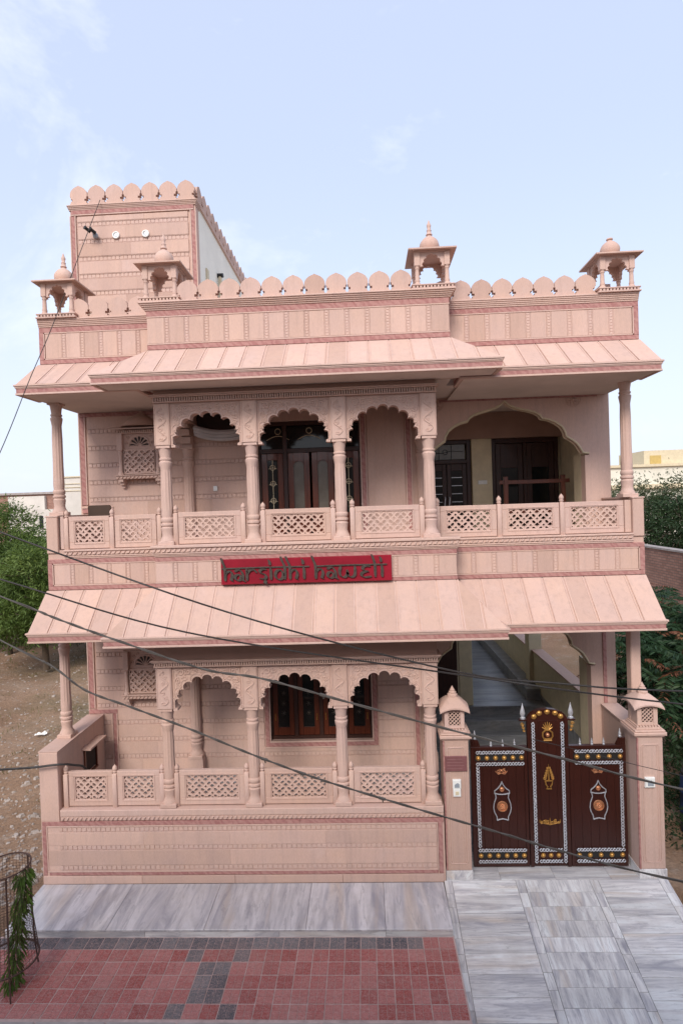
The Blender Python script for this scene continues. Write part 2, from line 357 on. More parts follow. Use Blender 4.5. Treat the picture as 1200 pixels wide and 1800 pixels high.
# pavement of square pavers, each a piece of its own
pav = tag(MB().box(-6.3, 0.985, 6.13, 7.40, -0.45, -0.008).build('pavement', M['grout']), kind='structure')
PS = 0.2
def paver_mesh(mat):
    b = MB(); g = 0.0045; b.box(g, PS-g, g, PS-g, -0.03, -0.0045)
    h = (PS-2*g)/2
    for i in range(2):
        for j in range(2): b.tbox(g+i*h+0.002, g+(i+1)*h-0.002, g+j*h+0.002, g+(j+1)*h-0.002, -0.005, 0.0, 0.0025)
    me_ = b.mesh('paver', mat, (0,0,0)); me_.materials.append(M['grout'])
    for i, pl in enumerate(me_.polygons): pl.material_index = 1 if i < 6 else 0
    return me_
PM = {'r': paver_mesh(M['paver_red']), 'g': paver_mesh(M['paver_grey'])}
XJ = -1.829                                   # joint beside the dark cross
for row in range(6):
    yb = 7.372 - (row+1)*PS
    for ci in range(-22, 14):
        x = XJ + ci*PS
        if x + PS > 0.985: continue
        dark = False
        if row == 0: dark = ci <= 11
        elif row == 1: dark = ci in (0, -3)
        elif row in (2, 3, 4): dark = ci in (-1, -2)
        elif row == 5: dark = ci in (0, -3)
        o = place(PM['g' if dark else 'r'], 'paver', pav, (x, yb, random.uniform(-0.002, 0.002)), rot=(random.uniform(-.006, .006), random.uniform(-.006, .006), random.uniform(-.004, .004)))
for k in range(9):
    MB().tbox(-6.25+k*0.80, -6.25+k*0.80+0.79, 5.98, 6.150, -0.44, -0.004, 0.012).build('kerb_stone', M['kerb'], pav)

# sloping marble drive to the gate
SL = 0.26
def rz(y): return 0.10 - SL*(8.33-y)
drive = tag(MB().prism([(6.28, -0.46), (8.33, -0.10), (8.33, 0.078), (6.28, 0.078-SL*2.05)], 0.985, 4.20, 'yz').build('marble_ramp', M['kerb']), kind='structure')
def slab_on_ramp(x0, x1, y0, y1, mat, name='marble_slab'):
    g = 0.003; b = MB(); e = random.uniform(-.0015, .0015)
    b.add([(x0+g, y0+g, rz(y0)-.022), (x1-g, y0+g, rz(y0)-.022), (x1-g, y1-g, rz(y1)-.022), (x0+g, y1-g, rz(y1)-.022),
           (x0+g, y0+g, rz(y0)+e), (x1-g, y0+g, rz(y0)+e), (x1-g, y1-g, rz(y1)+e), (x0+g, y1-g, rz(y1)+e)],
          [(0,3,2,1),(4,5,6,7),(0,1,5,4),(1,2,6,5),(2,3,7,6),(3,0,4,7)])
    b.build(name, mat, drive)
def run(x0, x1, mat, steps):
    y = 8.33
    for s in steps:
        y1 = max(y-s, 6.29)
        if y - y1 > 0.03: slab_on_ramp(x0, x1, y1, y, mat)
        y = y1
run(0.99, 1.10, M['marble_y'], [.21, .20, .22, .21, .20, .21, .22, .20, .21, .22])
run(1.10, 2.02, M['marble_x'], [.24, .26, .25, .27, .25, .26, .26, .27])
run(2.02, 2.14, M['marble_y'], [.20, .21, .21, .20, .21, .22, .20, .21, .2, .21])
run(2.14, 3.08, M['marble_y'], [.19, .21, .20, .22, .19, .21, .20, .22, .20, .21])
run(3.08, 3.20, M['marble_y'], [.21, .20, .22, .21, .20, .21, .22, .20, .21, .22])
run(3.20, 4.06, M['marble_x'], [.27, .26, .25, .26, .27, .25, .26, .25])
run(4.06, 4.195, M['marble_y'], [.21, .20, .21, .22, .20, .21, .2, .21, .22, .2])
# marble ledge below the front wall
plinth = tag(MB().box(-4.985, 0.965, 7.40, 8.29, -0.10, 0.078).build('marble_ledge', M['kerb']), kind='structure')
xs = [-5.0, -3.62, -2.30, -0.95, 0.10, 0.975]
for i in range(5):
    MB().tbox(xs[i]+.002, xs[i+1]-.002, 7.375, 8.295, 0.074, 0.100, .004).build('marble_slab', M['marble_plinth'], plinth)
for i, (a, b_) in enumerate(((-5.0, -3.1), (-3.1, -1.3), (-1.3, 0.10), (0.10, 0.975))):
    MB().cbox(a+.002, b_-.002, 7.385, 7.41, -0.03, 0.072, .003).build('marble_edge', M['marble_x'], plinth)
# threshold floor inside the gate
porch = tag(MB().box(1.02, 4.2, 8.33, 12.2, -0.08, 0.085).build('porch_floor', M['kerb']), kind='structure')
for i in range(4):
    MB().tbox(1.03+i*.79, 1.03+(i+1)*.79-.003, 8.332, 9.0, 0.083, 0.108, .003).build('marble_slab', M['marble_x'], porch)
for j in range(4):
    MB().tbox(1.06, 4.15, 9.003+j*.8, 9.8+j*.8, 0.083, 0.106, .003).build('marble_slab', M['marble_grey'], porch)

# ------------------------------------------------------------------ the house
YF, YS, YM = 8.30, 8.75, 9.85
house = thing('house', (-0.4, 9.0, 0.1), 'two storey pink sandstone mansion with scalloped arches, balconies and rooftop kiosks', 'house')
XL, XR, CL, CR = -5.0, 4.2, -3.12, 1.32
def part(b, name, mat, parent=house, **kw): return b.build(name, mat, parent, **kw)

# masses
def wall(b, mat='stone', name='wall'): return part(b, name, M[mat])
lowfront = wall(MB().box(XL+.005, 1.015, 8.325, 8.60, 0.08, 1.205))
sidelow = wall(MB().box(XL, -4.72, 8.31, 9.845, 0.05, 2.085))
wall(MB().box(3.93, XR-.01, 8.74, 9.845, 0.05, 2.10))
part(MB().box(XL+.29, 1.0, 8.61, 9.90, 0.60, 1.06), 'verandah_floor', M['marble_grey'])
# main front wall, lower storey, round the window opening
mainlow = wall(MB().box(XL+.005, -1.76, 9.872, 10.1, 0.08, 4.48).box(0.02, 1.03, 9.872, 10.1, 0.08, 4.48).box(-1.76, 0.02, 9.872, 10.1, 0.08, 1.56).box(-1.76, 0.02, 9.872, 10.1, 2.95, 4.48))
mainup = wall(MB().box(XL+.005, -1.82, 9.872, 10.1, 5.02, 7.99).box(-0.03, 1.03, 9.872, 10.1, 5.02, 7.99).box(-1.82, -0.03, 9.872, 10.1, 7.15, 7.99))
wall(MB().box(XL, -4.8, 10.11, 16.9, 0.0, 8.6).box(-4.79, 0.99, 16.6, 16.9, 0.0, 8.6), 'cream')
wall(MB().box(-4.79, 0.80, 11.2, 11.3, 0.0, 4.4).box(-4.79, 0.80, 11.2, 11.3, 5.0, 8.0), 'dark', 'unlit_room_backing')  # near-black backing stands in for the unlit rooms behind the glass
inner = wall(MB().box(0.83, 1.03, 10.11, 11.55, 0.05, 4.48).box(0.83, 1.03, 10.11, 11.55, 5.02, 7.40), 'cream')
# floor slab of the upper storey and roof slab
part(MB().box(CL+.01, CR-.01, 8.325, 8.80, 4.53, 5.03).box(XL+.01, XR-.01, 8.80, 16.6, 4.50, 5.02), 'balcony_slab', M['soffit'])
part(MB().box(CL+.01, CR-.01, 8.33, 8.80, 7.43, 7.985).box(XL+.01, XR-.01, 8.80, 16.6, 7.43, 7.985), 'roof_slab', M['soffit'])
part(MB().box(XL+.15, XR-.15, 8.95, 16.6, 7.986, 8.06), 'roof_terrace', M['roofconc'])

# ---- patterned stone courses
def dentil_run(b, x0, x1, yb, zc, h=0.062, pitch=0.072, d=0.0075):
    b.box(x0, x1, yb-.010, yb+.01, zc-h/2-.012, zc-h/2-.004); b.box(x0, x1, yb-.010, yb+.01, zc+h/2+.004, zc+h/2+.012); b.box(x0, x1, yb+.003, yb+.011, zc-h/2-.004, zc+h/2+.004)
    n = max(1, int((x1-x0)/pitch)); p_ = (x1-x0)/n
    for i in range(n):
        o = random.uniform(-.002, .002)
        b.cbox(x0+i*p_+.004, x0+(i+1)*p_-.004, yb-d+o, yb+.012, zc-h/2, zc+h/2, .005)
def courses(parent, yb, spans, zlist, z0, z1, seed=1):
    """plain slabs with a narrow patterned band between, over x spans; yb is the wall face behind them"""
    rnd = random.Random(seed)
    for (a, b_) in spans:
        edges = [z0] + [z for z in zlist if z0+.05 < z < z1-.05] + [z1]
        for z in edges[1:-1]:
            m = MB(); dentil_run(m, a+.004, b_-.004, yb-.006, z); m.build('dentil_band', M['stone_lt'], parent)
        for k in range(len(edges)-1):
            za = edges[k] + (.046 if k else 0); zb = edges[k+1] - (.046 if k < len(edges)-2 else 0)
            if zb - za < .03: continue
            x = a
            while x < b_-.02:
                w = rnd.uniform(0.7, 1.25); x1 = b_ if b_-x-w < 0.4 else x+w
                MB().cbox(x+.0002, x1-.0002, yb-.020+rnd.uniform(-.0006, .0006), yb+.004, za, zb, .0025).build('stone_slab', M['stone'], parent)
                x = x1
zl = [1.334+.3025*k for k in range(7)]
zu = [5.885+.3025*k for k in range(7)]
yb = 9.872
courses(mainlow, yb, [(-4.83, -1.87), ], zl, 1.06, 4.47, 1)
courses(mainlow, yb, [(-1.87, 0.13)], zl, 1.06, 1.44, 2)
courses(mainlow, yb, [(0.13, 0.74)], zl, 1.06, 4.47, 3)
courses(mainlow, yb, [(-1.87, 0.13)], [3.15, 3.45], 3.06, 4.47, 4)
courses(mainup, yb, [(-4.83, -1.93)], zu, 5.02, 7.42, 5)
courses(mainup, yb, [(0.08, 0.72)], [], 5.02, 7.42, 6)
def band(parent, x0, x1, y0, y1, z0, z1): return MB().cbox(x0, x1, y0, y1, z0, z1, .004).build('border_band', M['stone_red'], parent)
def fillet(parent, x0, x1, y0, y1, z0, z1): return MB().cbox(x0, x1, y0, y1, z0, z1, .003).build('fillet', M['stone_lt'], parent)
def frame_v(parent, xa, xb, y0, z0, z1):
    band(parent, xa, xb, y0, y0+.03, z0, z1); fillet(parent, xa-.022, xa-.002, y0-.006, y0+.03, z0, z1); fillet(parent, xb+.002, xb+.022, y0-.006, y0+.03, z0, z1)
# red borders of the main wall
frame_v(mainlow, -4.96, -4.88, 9.85, 2.20, 3.78); frame_v(mainup, -4.96, -4.88, 9.85, 5.80, 7.40)
band(mainlow, -4.98, -4.47, 9.842, 9.872, 2.105, 2.175); frame_v(mainlow, -4.55, -4.49, 9.84, 1.06, 2.10)
band(mainup, -4.96, -4.42, 9.842, 9.872, 5.66, 5.73); fillet(mainup, -4.98, -4.40, 9.838, 9.872, 5.74, 5.76); fillet(mainup, -4.42, -4.40, 9.838, 9.872, 5.5, 5.735)
band(mainup, -4.96, -3.0, 9.842, 9.868, 7.345, 7.415)
frame_v(mainlow, 0.765, 0.835, 9.845, 1.06, 4.3); frame_v(mainup, 0.755, 0.825, 9.845, 5.02, 7.42)
# lower window border
band(mainlow, -1.85, 0.11, 9.845, 9.875, 1.465, 1.535); fillet(mainlow, -1.87, 0.13, 9.838, 9.875, 1.442, 1.462); fillet(mainlow, -1.78, 0.04, 9.838, 9.90, 1.538, 1.56)
for a in (-1.85, 0.04):
    band(mainlow, a, a+.07, 9.845, 9.875, 1.537, 2.98)
fillet(mainlow, -1.775, -1.755, 9.838, 9.90, 1.562, 2.95); fillet(mainlow, 0.015, 0.035, 9.838, 9.90, 1.562, 2.95)
for a in (-1.90, -0.02): frame_v(mainup, a, a+.065, 9.845, 5.02, 7.25)
# lower window
win = sub(house, 'window', (-0.87, 9.95, 1.56))
wb = MB(); X0, X1, Z0, Z1 = -1.755, 0.015, 1.565, 2.95
wb.box(X0, X1, 9.93, 10.0, Z0, Z0+.06).box(X0, X1, 9.93, 10.0, Z1-.06, Z1)
n4 = 4; pw = (X1-X0)/n4
for k in range(n4+1): xx = X0+k*pw; wb.cbox(max(X0, xx-.035), min(X1, xx+.035), 9.92, 10.0, Z0+.06, Z1-.06, .006)
wb.build('window_frame', M['wooddark'], win)
for k in range(n4):
    a = X0+k*pw+.037; b_ = X0+(k+1)*pw-.037
    s = MB().cbox(a, a+.085, 9.94, 9.985, Z0+.062, Z1-.062, .006).cbox(b_-.085, b_, 9.94, 9.985, Z0+.062, Z1-.062, .006).cbox(a+.085, b_-.085, 9.942, 9.985, Z0+.062, Z0+.20, .006).cbox(a+.085, b_-.085, 9.942, 9.985, Z1-.20, Z1-.062, .006)
    s.build('casement', M['wood'], win)
    MB().box(a+.08, b_-.08, 9.962, 9.970, Z0+.19, Z1-.19).build('pane', M['glass'], win)
    for zz in (0.45, 0.62, 0.80):
        e = MB()
        for q in range(6):
            an = q*math.pi/3; cx = (a+b_)/2; cz = Z0+zz
            e.tube([(cx, 9.958, cz), (cx+.028*math.cos(an), 9.958, cz+.028*math.sin(an)), (cx+.045*math.cos(an+.35), 9.958, cz+.045*math.sin(an+.35))], .0035, 4)
        e.build('etched_motif', M['pane'], win)
    MB().tube([(b_-.04 if k % 2 else a+.04, 9.93, Z0+.33), (b_-.04 if k % 2 else a+.04, 9.925, Z0+.45)], .007, 6).build('handle', M['gold'], win)
# upper french doors with glass
fd = sub(house, 'french_door', (-0.92, 9.95, 5.02))
X0, X1, Z0, Z1 = -1.815, -0.035, 5.03, 7.145
f_ = MB().box(X0, X1, 9.92, 10.02, Z1-.07, Z1).box(X0, X1, 9.92, 10.02, 6.60, 6.67)
for xx in (X0, X0+.46, X0+1.34, X1): f_.cbox(max(X0, xx-.035), min(X1, xx+.035), 9.91, 10.02, Z0, Z1-.07, .006)
f_.build('door_frame', M['wooddark'], fd)
def glazed(a, b_, mat, arched=True, fret=False):
    l = MB().cbox(a, a+.10, 9.935, 9.985, Z0, 6.595, .006).cbox(b_-.10, b_, 9.935, 9.985, Z0, 6.595, .006).cbox(a+.10, b_-.10, 9.937, 9.985, Z0, Z0+.5, .006)
    if arched:
        pts = [(a+.10, 6.595), (a+.10, 6.36)] + [(a+.10+(b_-a-.2)*(.5-.5*math.cos(math.pi*q/10)), 6.36+.09*math.sin(math.pi*q/10)) for q in range(1, 10)] + [(b_-.10, 6.36), (b_-.10, 6.595)]
        l.prism(pts, 9.937, 9.985)
    else: l.cbox(a+.10, b_-.10, 9.937, 9.985, 6.48, 6.595, .006)
    l.build('door_leaf', M['wood'], fd)
    MB().box(a+.09, b_-.09, 9.962, 9.97, Z0+.48, 6.50).build('pane', M[mat], fd)
    if fret:
        c = (a+b_)/2; e = MB().tube([(c, 9.95, Z0+.5), (c, 9.95, 6.48)], .006, 5)
        for zz in (5.75, 6.05, 6.33):
            e.tube([(c-.07, 9.95, zz), (c, 9.95, zz+.02), (c+.07, 9.95, zz)], .005, 5)
            e.tube([(c+.045*math.cos(q*.628), 9.95, zz+.02+.045*math.sin(q*.628)) for q in range(11)], .005, 5)
        e.build('glazing_bar', M['cream'], fd)
glazed(X0+.04, X0+.42, 'glass', False, True); glazed(X0+.50, X0+.88, 'pane'); glazed(X0+.92, X0+1.30, 'pane'); glazed(X0+1.38, X1-.04, 'glass', False, True)
MB().box(X0+.04, X1-.04, 9.965, 9.973, 6.68, Z1-.08).build('transom_pane', M['glass'], fd)
e = MB()
for q in range(3):
    cx = X0+.34+q*.55
    e.tube([(cx-.2+.4*k/12, 9.955, 6.83+.07*math.sin(math.pi*k/12)) for k in range(13)], .006, 5)
    e.tube([(cx+.05*math.cos(k*.52), 9.955, 6.98+.05*math.sin(k*.52)) for k in range(13)], .006, 5)
e.build('transom_tracery', M['cream'], fd)

# ---- columns
def column_mesh(name, h, r, mat, cap=True, n=24):
    b = MB(); w = r*1.45
    b.tbox(-w, w, -w, w, 0, .055, .008)
    pr = [(r*1.42, .055), (r*1.38, .075), (r*1.12, .11), (r*1.02, .15), (r*1.12, .21), (r*1.20, .25), (r*1.02, .265), (r*1.02, .275), (r*1.22, .29), (r*1.22, .315), (r*1.02, .325), (r*1.02, .335),
          (r*1.16, .35), (r*1.20, .385), (r*1.10, .405), (r*1.0, .41), (r*1.02, .43), (r*1.08, .48), (r*1.05, .60)]
    pr += [(r*1.0, .60+(h-.60-.37)*k/4) for k in range(1, 4)]
    pr += [(r*.93, h-.37), (r*1.0, h-.33), (r*1.14, h-.27), (r*1.17, h-.245), (r*.97, h-.225), (r*.97, h-.215), (r*1.10, h-.205), (r*1.10, h-.185), (r*.95, h-.175), (r*1.0, h-.13), (r*1.16, h-.05), (r*1.22, h-.035)]
    b.lathe(0, 0, pr, n, flute=.10, fl_rng=(.47, h-.30), phase=.5)
    b.tbox(-r*1.24, r*1.24, -r*1.24, r*1.24, h-.035, h, .004)
    return b.mesh(name, mat, (0,0,0), smooth=40)
cm = column_mesh('column', 1.475, .083, M['stone_lt'])
LOWX = [-3.06, -1.775, -0.447, 0.868]; UPX = [-2.95, -1.652, -0.342, 0.968]
for x in LOWX: place(cm, 'column', house, (x, 8.43, 1.222))
for x in UPX: place(cm, 'column', house, (x, 8.43, 5.145))
cs_up = column_mesh('corner_column', 1.79, .078, M['stone'])
cs_lo = column_mesh('corner_column', 1.66, .076, M['stone'])
for x in (-4.85, 4.03): place(cs_up, 'corner_column', house, (x, 8.90, 5.635))
place(cs_lo, 'corner_column', house, (-4.87, 8.90, 2.10))
MB().cbox(3.985, 4.135, 8.83, 8.98, 2.102, 3.76, .012).cbox(3.97, 4.15, 8.815, 8.995, 2.102, 2.2, .006).cbox(3.97, 4.15, 8.815, 8.995, 3.64, 3.757, .006).build('corner_column', M['stone'], house)
# engaged half columns on the main wall, with brackets
pil = column_mesh('engaged_column', 1.72, .085, M['stone'])
for x, z in ((-3.03, 5.02), (1.0, 5.02)): 
    o = place(pil, 'engaged_column', house, (x, 9.80, z)); bk = MB()
    bk.prism([(x-.085, z+1.725), (x+.085, z+1.725), (x+.085, z+2.38), (x-.085, z+2.38)], 9.76, 9.86)
    for k in range(4): bk.prism([(x-.085, z+1.78+k*.13), (x+.085, z+1.78+k*.13), (x+.085, z+1.89+k*.13), (x-.085, z+1.89+k*.13)], 9.755-(k+1)*.07, 9.758)
    bk.build('bracket', M['stone'], house)
for x in (-3.06, 0.99): place(column_mesh('engaged_column', 1.88, .085, M['stone']), 'engaged_column', house, (x, 9.80, 1.34)); MB().box(x-.13, x+.13, 9.69, 9.86, 1.06, 1.338).build('column_base', M['stone'], house)

# ---- cusped arches
def cusp_outline(xc, zb, half, rise, n, bulge=.62, pointed=0.0):
    """right to left over the top: a row of n lobes along a half ellipse"""
    pts = []
    A = [math.pi*k/n for k in range(n+1)]
    def E(a): return Vector((xc+half*math.cos(a), zb+rise*(math.sin(a)+pointed*max(0, math.sin(a))**8)))
    for k in range(n):
        p0, p1 = E(A[k]), E(A[k+1]); mid = (p0+p1)/2; d = p1-p0; nrm = Vector((d.y, -d.x)).normalized(); L = d.length
        for q in range(7):
            if q == 0 and k: continue
            tt = q/6; ang = math.pi*tt
            pts.append(mid - d*.5*math.cos(ang) + nrm*L*bulge*math.sin(ang))
    return [(p.x, p.y) for p in pts]
def spiral(cx, cz, r, y, sgn=1, turns=1.6, a0=0.0, n=14):
    return [(cx + r*(1-k/n*.85)*math.cos(a0+sgn*turns*2*math.pi*k/n), y, cz + r*(1-k/n*.85)*math.sin(a0+sgn*turns*2*math.pi*k/n)) for k in range(n+1)]
def arch_panel(xa, xb, zb, zt, apex, y0, y1, parent, half_in=.045):
    xc = (xa+xb)/2; half = (xb-xa)/2-half_in-.03
    cu = cusp_outline(xc, zb+.03, half+.012, apex-zb-.072, 9, bulge=.43)
    pts = [(xa, zt), (xa, zb), (xc-half-.01, zb)] + cu[::-1] + [(xc+half+.01, zb), (xb, zb), (xb, zt)]
    o = MB().prism(pts, y0, y1).build('arch_panel', M['stone_lt'], parent)
    k = MB(); yy = y0-.002
    # raised border along the lobes and scroll carving in the spandrels
    k.tube([(xc+(p[0]-xc)*1.09, yy, zb+(p[1]-zb)*1.075+.008) for p in cu[3:-3]], .009, 5)
    k.tube([(xa+.025, yy, zb+.03), (xa+.025, yy, zt-.03), (xb-.025, yy, zt-.03), (xb-.025, yy, zb+.03)], .008, 5)
    for s in (-1, 1):
        for (du, dv, r, a0, sg) in ((.41, .09, .062, 0.4, 1), (.29, .085, .048, 2.2, -1), (.455, .22, .042, 1.2, -1), (.44, .31, .034, .2, 1), (.18, .075, .038, 1.0, 1), (.075, .07, .032, 2.6, -1), (.475, .40, .026, 2.0, -1), (.35, .175, .034, 3.1, 1)):
            cx = xc+s*du*(xb-xa)/1.08; cz = zt-dv
            k.tube(spiral(cx, cz, r*1.05, yy, s*sg, 1.5, a0 if s > 0 else math.pi-a0), .0115, 5)
            for q in range(4):
                a = a0+q*1.6; k.tube([(cx+r*1.1*math.cos(a), yy, cz+r*1.1*math.sin(a)), (cx+r*1.45*math.cos(a+.35), yy, cz+r*1.45*math.sin(a+.35))], .012, 5, r1=.004)
    k.build('scroll_carving', M['stone_lt'], o)
    return o
def impost(x0, x1, z0, z1, y0, y1, parent):
    o = MB().cbox(x0, x1, y0, y1, z0, z1, .008).build('impost_block', M['stone_lt'], parent)
    k = MB(); xc = (x0+x1)/2; n = 26; w = (x1-x0)*.26
    k.tube([(xc + w*math.sin(i/n*4*math.pi), y0-.001, z0+.06+(z1-z0-.12)*i/n) for i in range(n+1)], .011, 5)
    for i in range(7): 
        s = 1 if i % 2 else -1; cz = z0+.09+(z1-z0-.18)*i/6
        k.tube(spiral(xc+s*w*.35, cz, .030, y0-.001, s, 1.2, .5), .007, 5)
    k.tube([(x0+.018, y0-.001, z0+.02), (x0+.018, y0-.001, z1-.02)], .006, 4); k.tube([(x1-.018, y0-.001, z0+.02), (x1-.018, y0-.001, z1-.02)], .006, 4)
    k.build('vine_carving', M['stone_lt'], o)
def teeth(b, x0, x1, y0, y1, z0, z1, pitch, gap=.35):
    n = max(1, int(round((x1-x0)/pitch))); p_ = (x1-x0)/n
    for i in range(n): b.cbox(x0+i*p_+p_*gap/2, x0+(i+1)*p_-p_*gap/2, y0, y1, z0, z1, .004)
def arcade(cols, zc, ztop, x0, x1, zplain):
    """cols: column x; zc: top of columns; ztop: underside of cornice"""
    ar = sub(house, 'arcade', ((x0+x1)/2, 8.43, zc))
    w = .118
    for x in cols: impost(x-w, x+w, zc+.002, ztop-.002, 8.315, 8.55, ar)
    for i in range(3): arch_panel(cols[i]+w+.002, cols[i+1]-w-.002, zc-.03, ztop-.002, ztop-.155, 8.345, 8.50, ar)
    c = MB().cbox(x0, x1, 8.27, 8.56, ztop, ztop+.018, .004); teeth(c, x0+.005, x1-.005, 8.262, 8.50, ztop+.019, ztop+.072, .036)
    c.cbox(x0-.02, x1+.02, 8.235, 8.56, ztop+.074, ztop+.095, .004).cbox(x0-.035, x1+.035, 8.215, 8.56, ztop+.096, ztop+.112, .004)
    c.build('dentil_cornice', M['stone_lt'], ar)
    MB().box(x0+.02, x1-.02, 8.285, 8.56, ztop+.1125, zplain).build('entablature', M['soffit_shaded'], ar)
    MB().box(x0+.03, x1-.03, 8.57, 9.84, ztop+.13, zplain-.003).build('verandah_ceiling', M['soffit_shaded'], ar)
    for x in (cols[0], cols[-1]): MB().box(x-.10, x+.10, 8.56, 9.845, ztop-.12, ztop+.128).build('cross_beam', M['soffit_shaded'], ar)
arcade(LOWX, 2.697, 3.335, -3.19, 1.00, 3.79)
arcade(UPX, 6.62, 7.245, -3.07, 1.09, 7.44)

# ---- pierced railings
JP = .098
def jali_mesh(w, h, name='jali', depth=.028, pitch=JP):
    """staggered lattice of diamond cells with fan, star and petal holes; spans -w/2..w/2, 0..h"""
    b = MB(); p_ = pitch; nx_ = int(math.ceil(w/p_))+1; nz_ = int(math.ceil(h/(p_/2)))+1; N = 12
    for r in range(-1, nz_):
        for c in range(-nx_//2-1, nx_//2+2):
            cx = (c + (.5 if r % 2 else 0))*p_; cz = h/2 + (r - nz_//2)*p_/2
            if abs(cx) > w/2+.02 or cz < -.02 or cz > h+.02: continue
            typ = 2 if r % 2 else ((c + r//2) % 2)
            vo = []; vi = []
            for k in range(N):
                a = 2*math.pi*k/N + .0001; ca, sa = math.cos(a), math.sin(a); ro = (p_/2)/(abs(ca)+abs(sa))
                if typ == 0: ri = .40*p_ if sa > -.05 else .17*p_
                elif typ == 1: ri = (.10 + .15*abs(math.cos(2*a))**2)*p_
                else:
                    s = 1 if c % 2 else -1; aa = a - s*.65; ri = p_*.33*.20/math.sqrt((.20*math.cos(aa))**2+(.33*math.sin(aa))**2)
                ri = min(ri, ro*.86)
                vo.append((max(-w/2-.02, min(w/2+.02, cx+ro*ca)), max(-.02, min(h+.02, cz+ro*sa)))); vi.append((max(-w/2-.01, min(w/2+.01, cx+ri*ca)), max(-.01, min(h+.01, cz+ri*sa))))
            V = [(x, -depth/2, z) for x, z in vo] + [(x, -depth/2-.004, z) for x, z in vi] + [(x, depth/2, z) for x, z in vi] + [(x, depth/2, z) for x, z in vo]
            F = []
            for k in range(N):
                k2 = (k+1) % N
                F += [(k, k2, N+k2, N+k), (N+k, N+k2, 2*N+k2, 2*N+k), (2*N+k, 2*N+k2, 3*N+k2, 3*N+k)]
            b.add(V, F)
    return b.mesh(name, M['stone_lt'], (0,0,0))
JC = {}
def rail_panel(parent, x0, x1, y, z0, z1, post=True):
    pn = sub(parent, 'railing_panel', ((x0+x1)/2, y, z0)); fw = .105; ft = .085; fb = .10
    f = MB()
    f.cbox(x0, x1, y-.03, y+.03, z0, z0+fb, .006).cbox(x0, x1, y-.03, y+.03, z1-ft, z1, .006)
    f.cbox(x0, x0+fw, y-.03, y+.03, z0+fb, z1-ft, .006).cbox(x1-fw, x1, y-.03, y+.03, z0+fb, z1-ft, .006)
    for q in (.030,):   # thin raised moulding round the opening
        f.cbox(x0+fw-q, x1-fw+q, y-.038, y-.028, z0+fb-q, z0+fb-q+.012, .003).cbox(x0+fw-q, x1-fw+q, y-.038, y-.028, z1-ft+q-.012, z1-ft+q, .003)
        f.cbox(x0+fw-q, x0+fw-q+.012, y-.0375, y-.028, z0+fb-q+.012, z1-ft+q-.012, .003).cbox(x1-fw+q-.012, x1-fw+q, y-.0375, y-.028, z0+fb-q+.012, z1-ft+q-.012, .003)
    f.build('panel_frame', M['stone_lt'], pn)
    w = round(x1-x0-2*fw, 3); h = round(z1-z0-ft-fb, 3)
    if (w, h) not in JC: JC[(w, h)] = jali_mesh(w, h)
    place(JC[(w, h)], 'jali_screen', pn, ((x0+x1)/2, y, z0+fb))
def post_mesh(h):
    b = MB(); w = .034
    b.cbox(-w, w, -.04, .04, 0, h-.135, .006)
    b.lathe(0, 0, [(.030, h-.136), (.024, h-.125), (.036, h-.112), (.036, h-.10), (.026, h-.092), (.036, h-.075), (.038, h-.055), (.028, h-.03), (.012, h-.012), (.003, h)], 10)
    return b.mesh('railing_post', M['stone_lt'], (0,0,0), smooth=45)
pm = post_mesh(.635)
ZR0, ZR1 = 1.232, 1.755
for a, b_ in ((-4.60, -3.925), (-3.855, -3.20), (-2.905, -1.92), (-1.615, -.60), (-.288, .70)): rail_panel(house, a, b_, 8.415, ZR0, ZR1)
for x in (-4.64, -3.89, -3.165, -2.94, -1.885, -1.65, -.565, -.323, .735): place(pm, 'railing_post', house, (x, 8.405, 1.215))
ZU0, ZU1 = 5.150, 5.625
for a, b_ in ((-2.78, -1.835), (-1.47, -.50), (-.145, .805)): rail_panel(house, a, b_, 8.415, ZU0, ZU1)
for x in (-2.815, -1.80, -1.505, -.465, -.18, .84): place(pm, 'railing_post', house, (x, 8.405, 5.135), scl=(1, 1, .95))
for a, b_ in ((-4.67, -4.02), (-3.935, -3.27)): rail_panel(house, a, b_, 8.84, 5.10, 5.61)
for a, b_ in ((1.16, 2.02), (2.10, 2.965), (3.045, 3.93)): rail_panel(house, a, b_, 8.84, 5.10, 5.585)
for x in (-4.71, -3.977, -3.22, 1.12, 2.06, 3.005): place(pm, 'railing_post', house, (x, 8.83, 5.085))
MB().cbox(3.935, 4.03, 8.79, 8.89, 5.10, 5.59, .006).build('railing_post', M['stone_lt'], house)
MB().cbox(-4.80, -4.745, 8.79, 8.89, 5.10, 5.62, .006).build('railing_post', M['stone_lt'], house)
# end piers of the balcony and their copings
for x0, x1 in ((XL, -4.82), (4.035, XR)):
    MB().cbox(x0, x1, 8.745, 9.84, 5.04, 5.61, .008).build('end_pier', M['stone'], house)
    MB().cbox(x0-.012, x1+.012, 8.735, 9.845, 5.612, 5.634, .006).build('coping', M['stone_lt'], house)
MB().cbox(XL-.01, -4.71, 8.30, 9.842, 2.087, 2.098, .004).build('coping', M['stone_lt'], house)
MB().cbox(3.915, XR+.005, 8.735, 9.842, 2.1015, 2.125, .004).build('coping', M['stone_lt'], house)
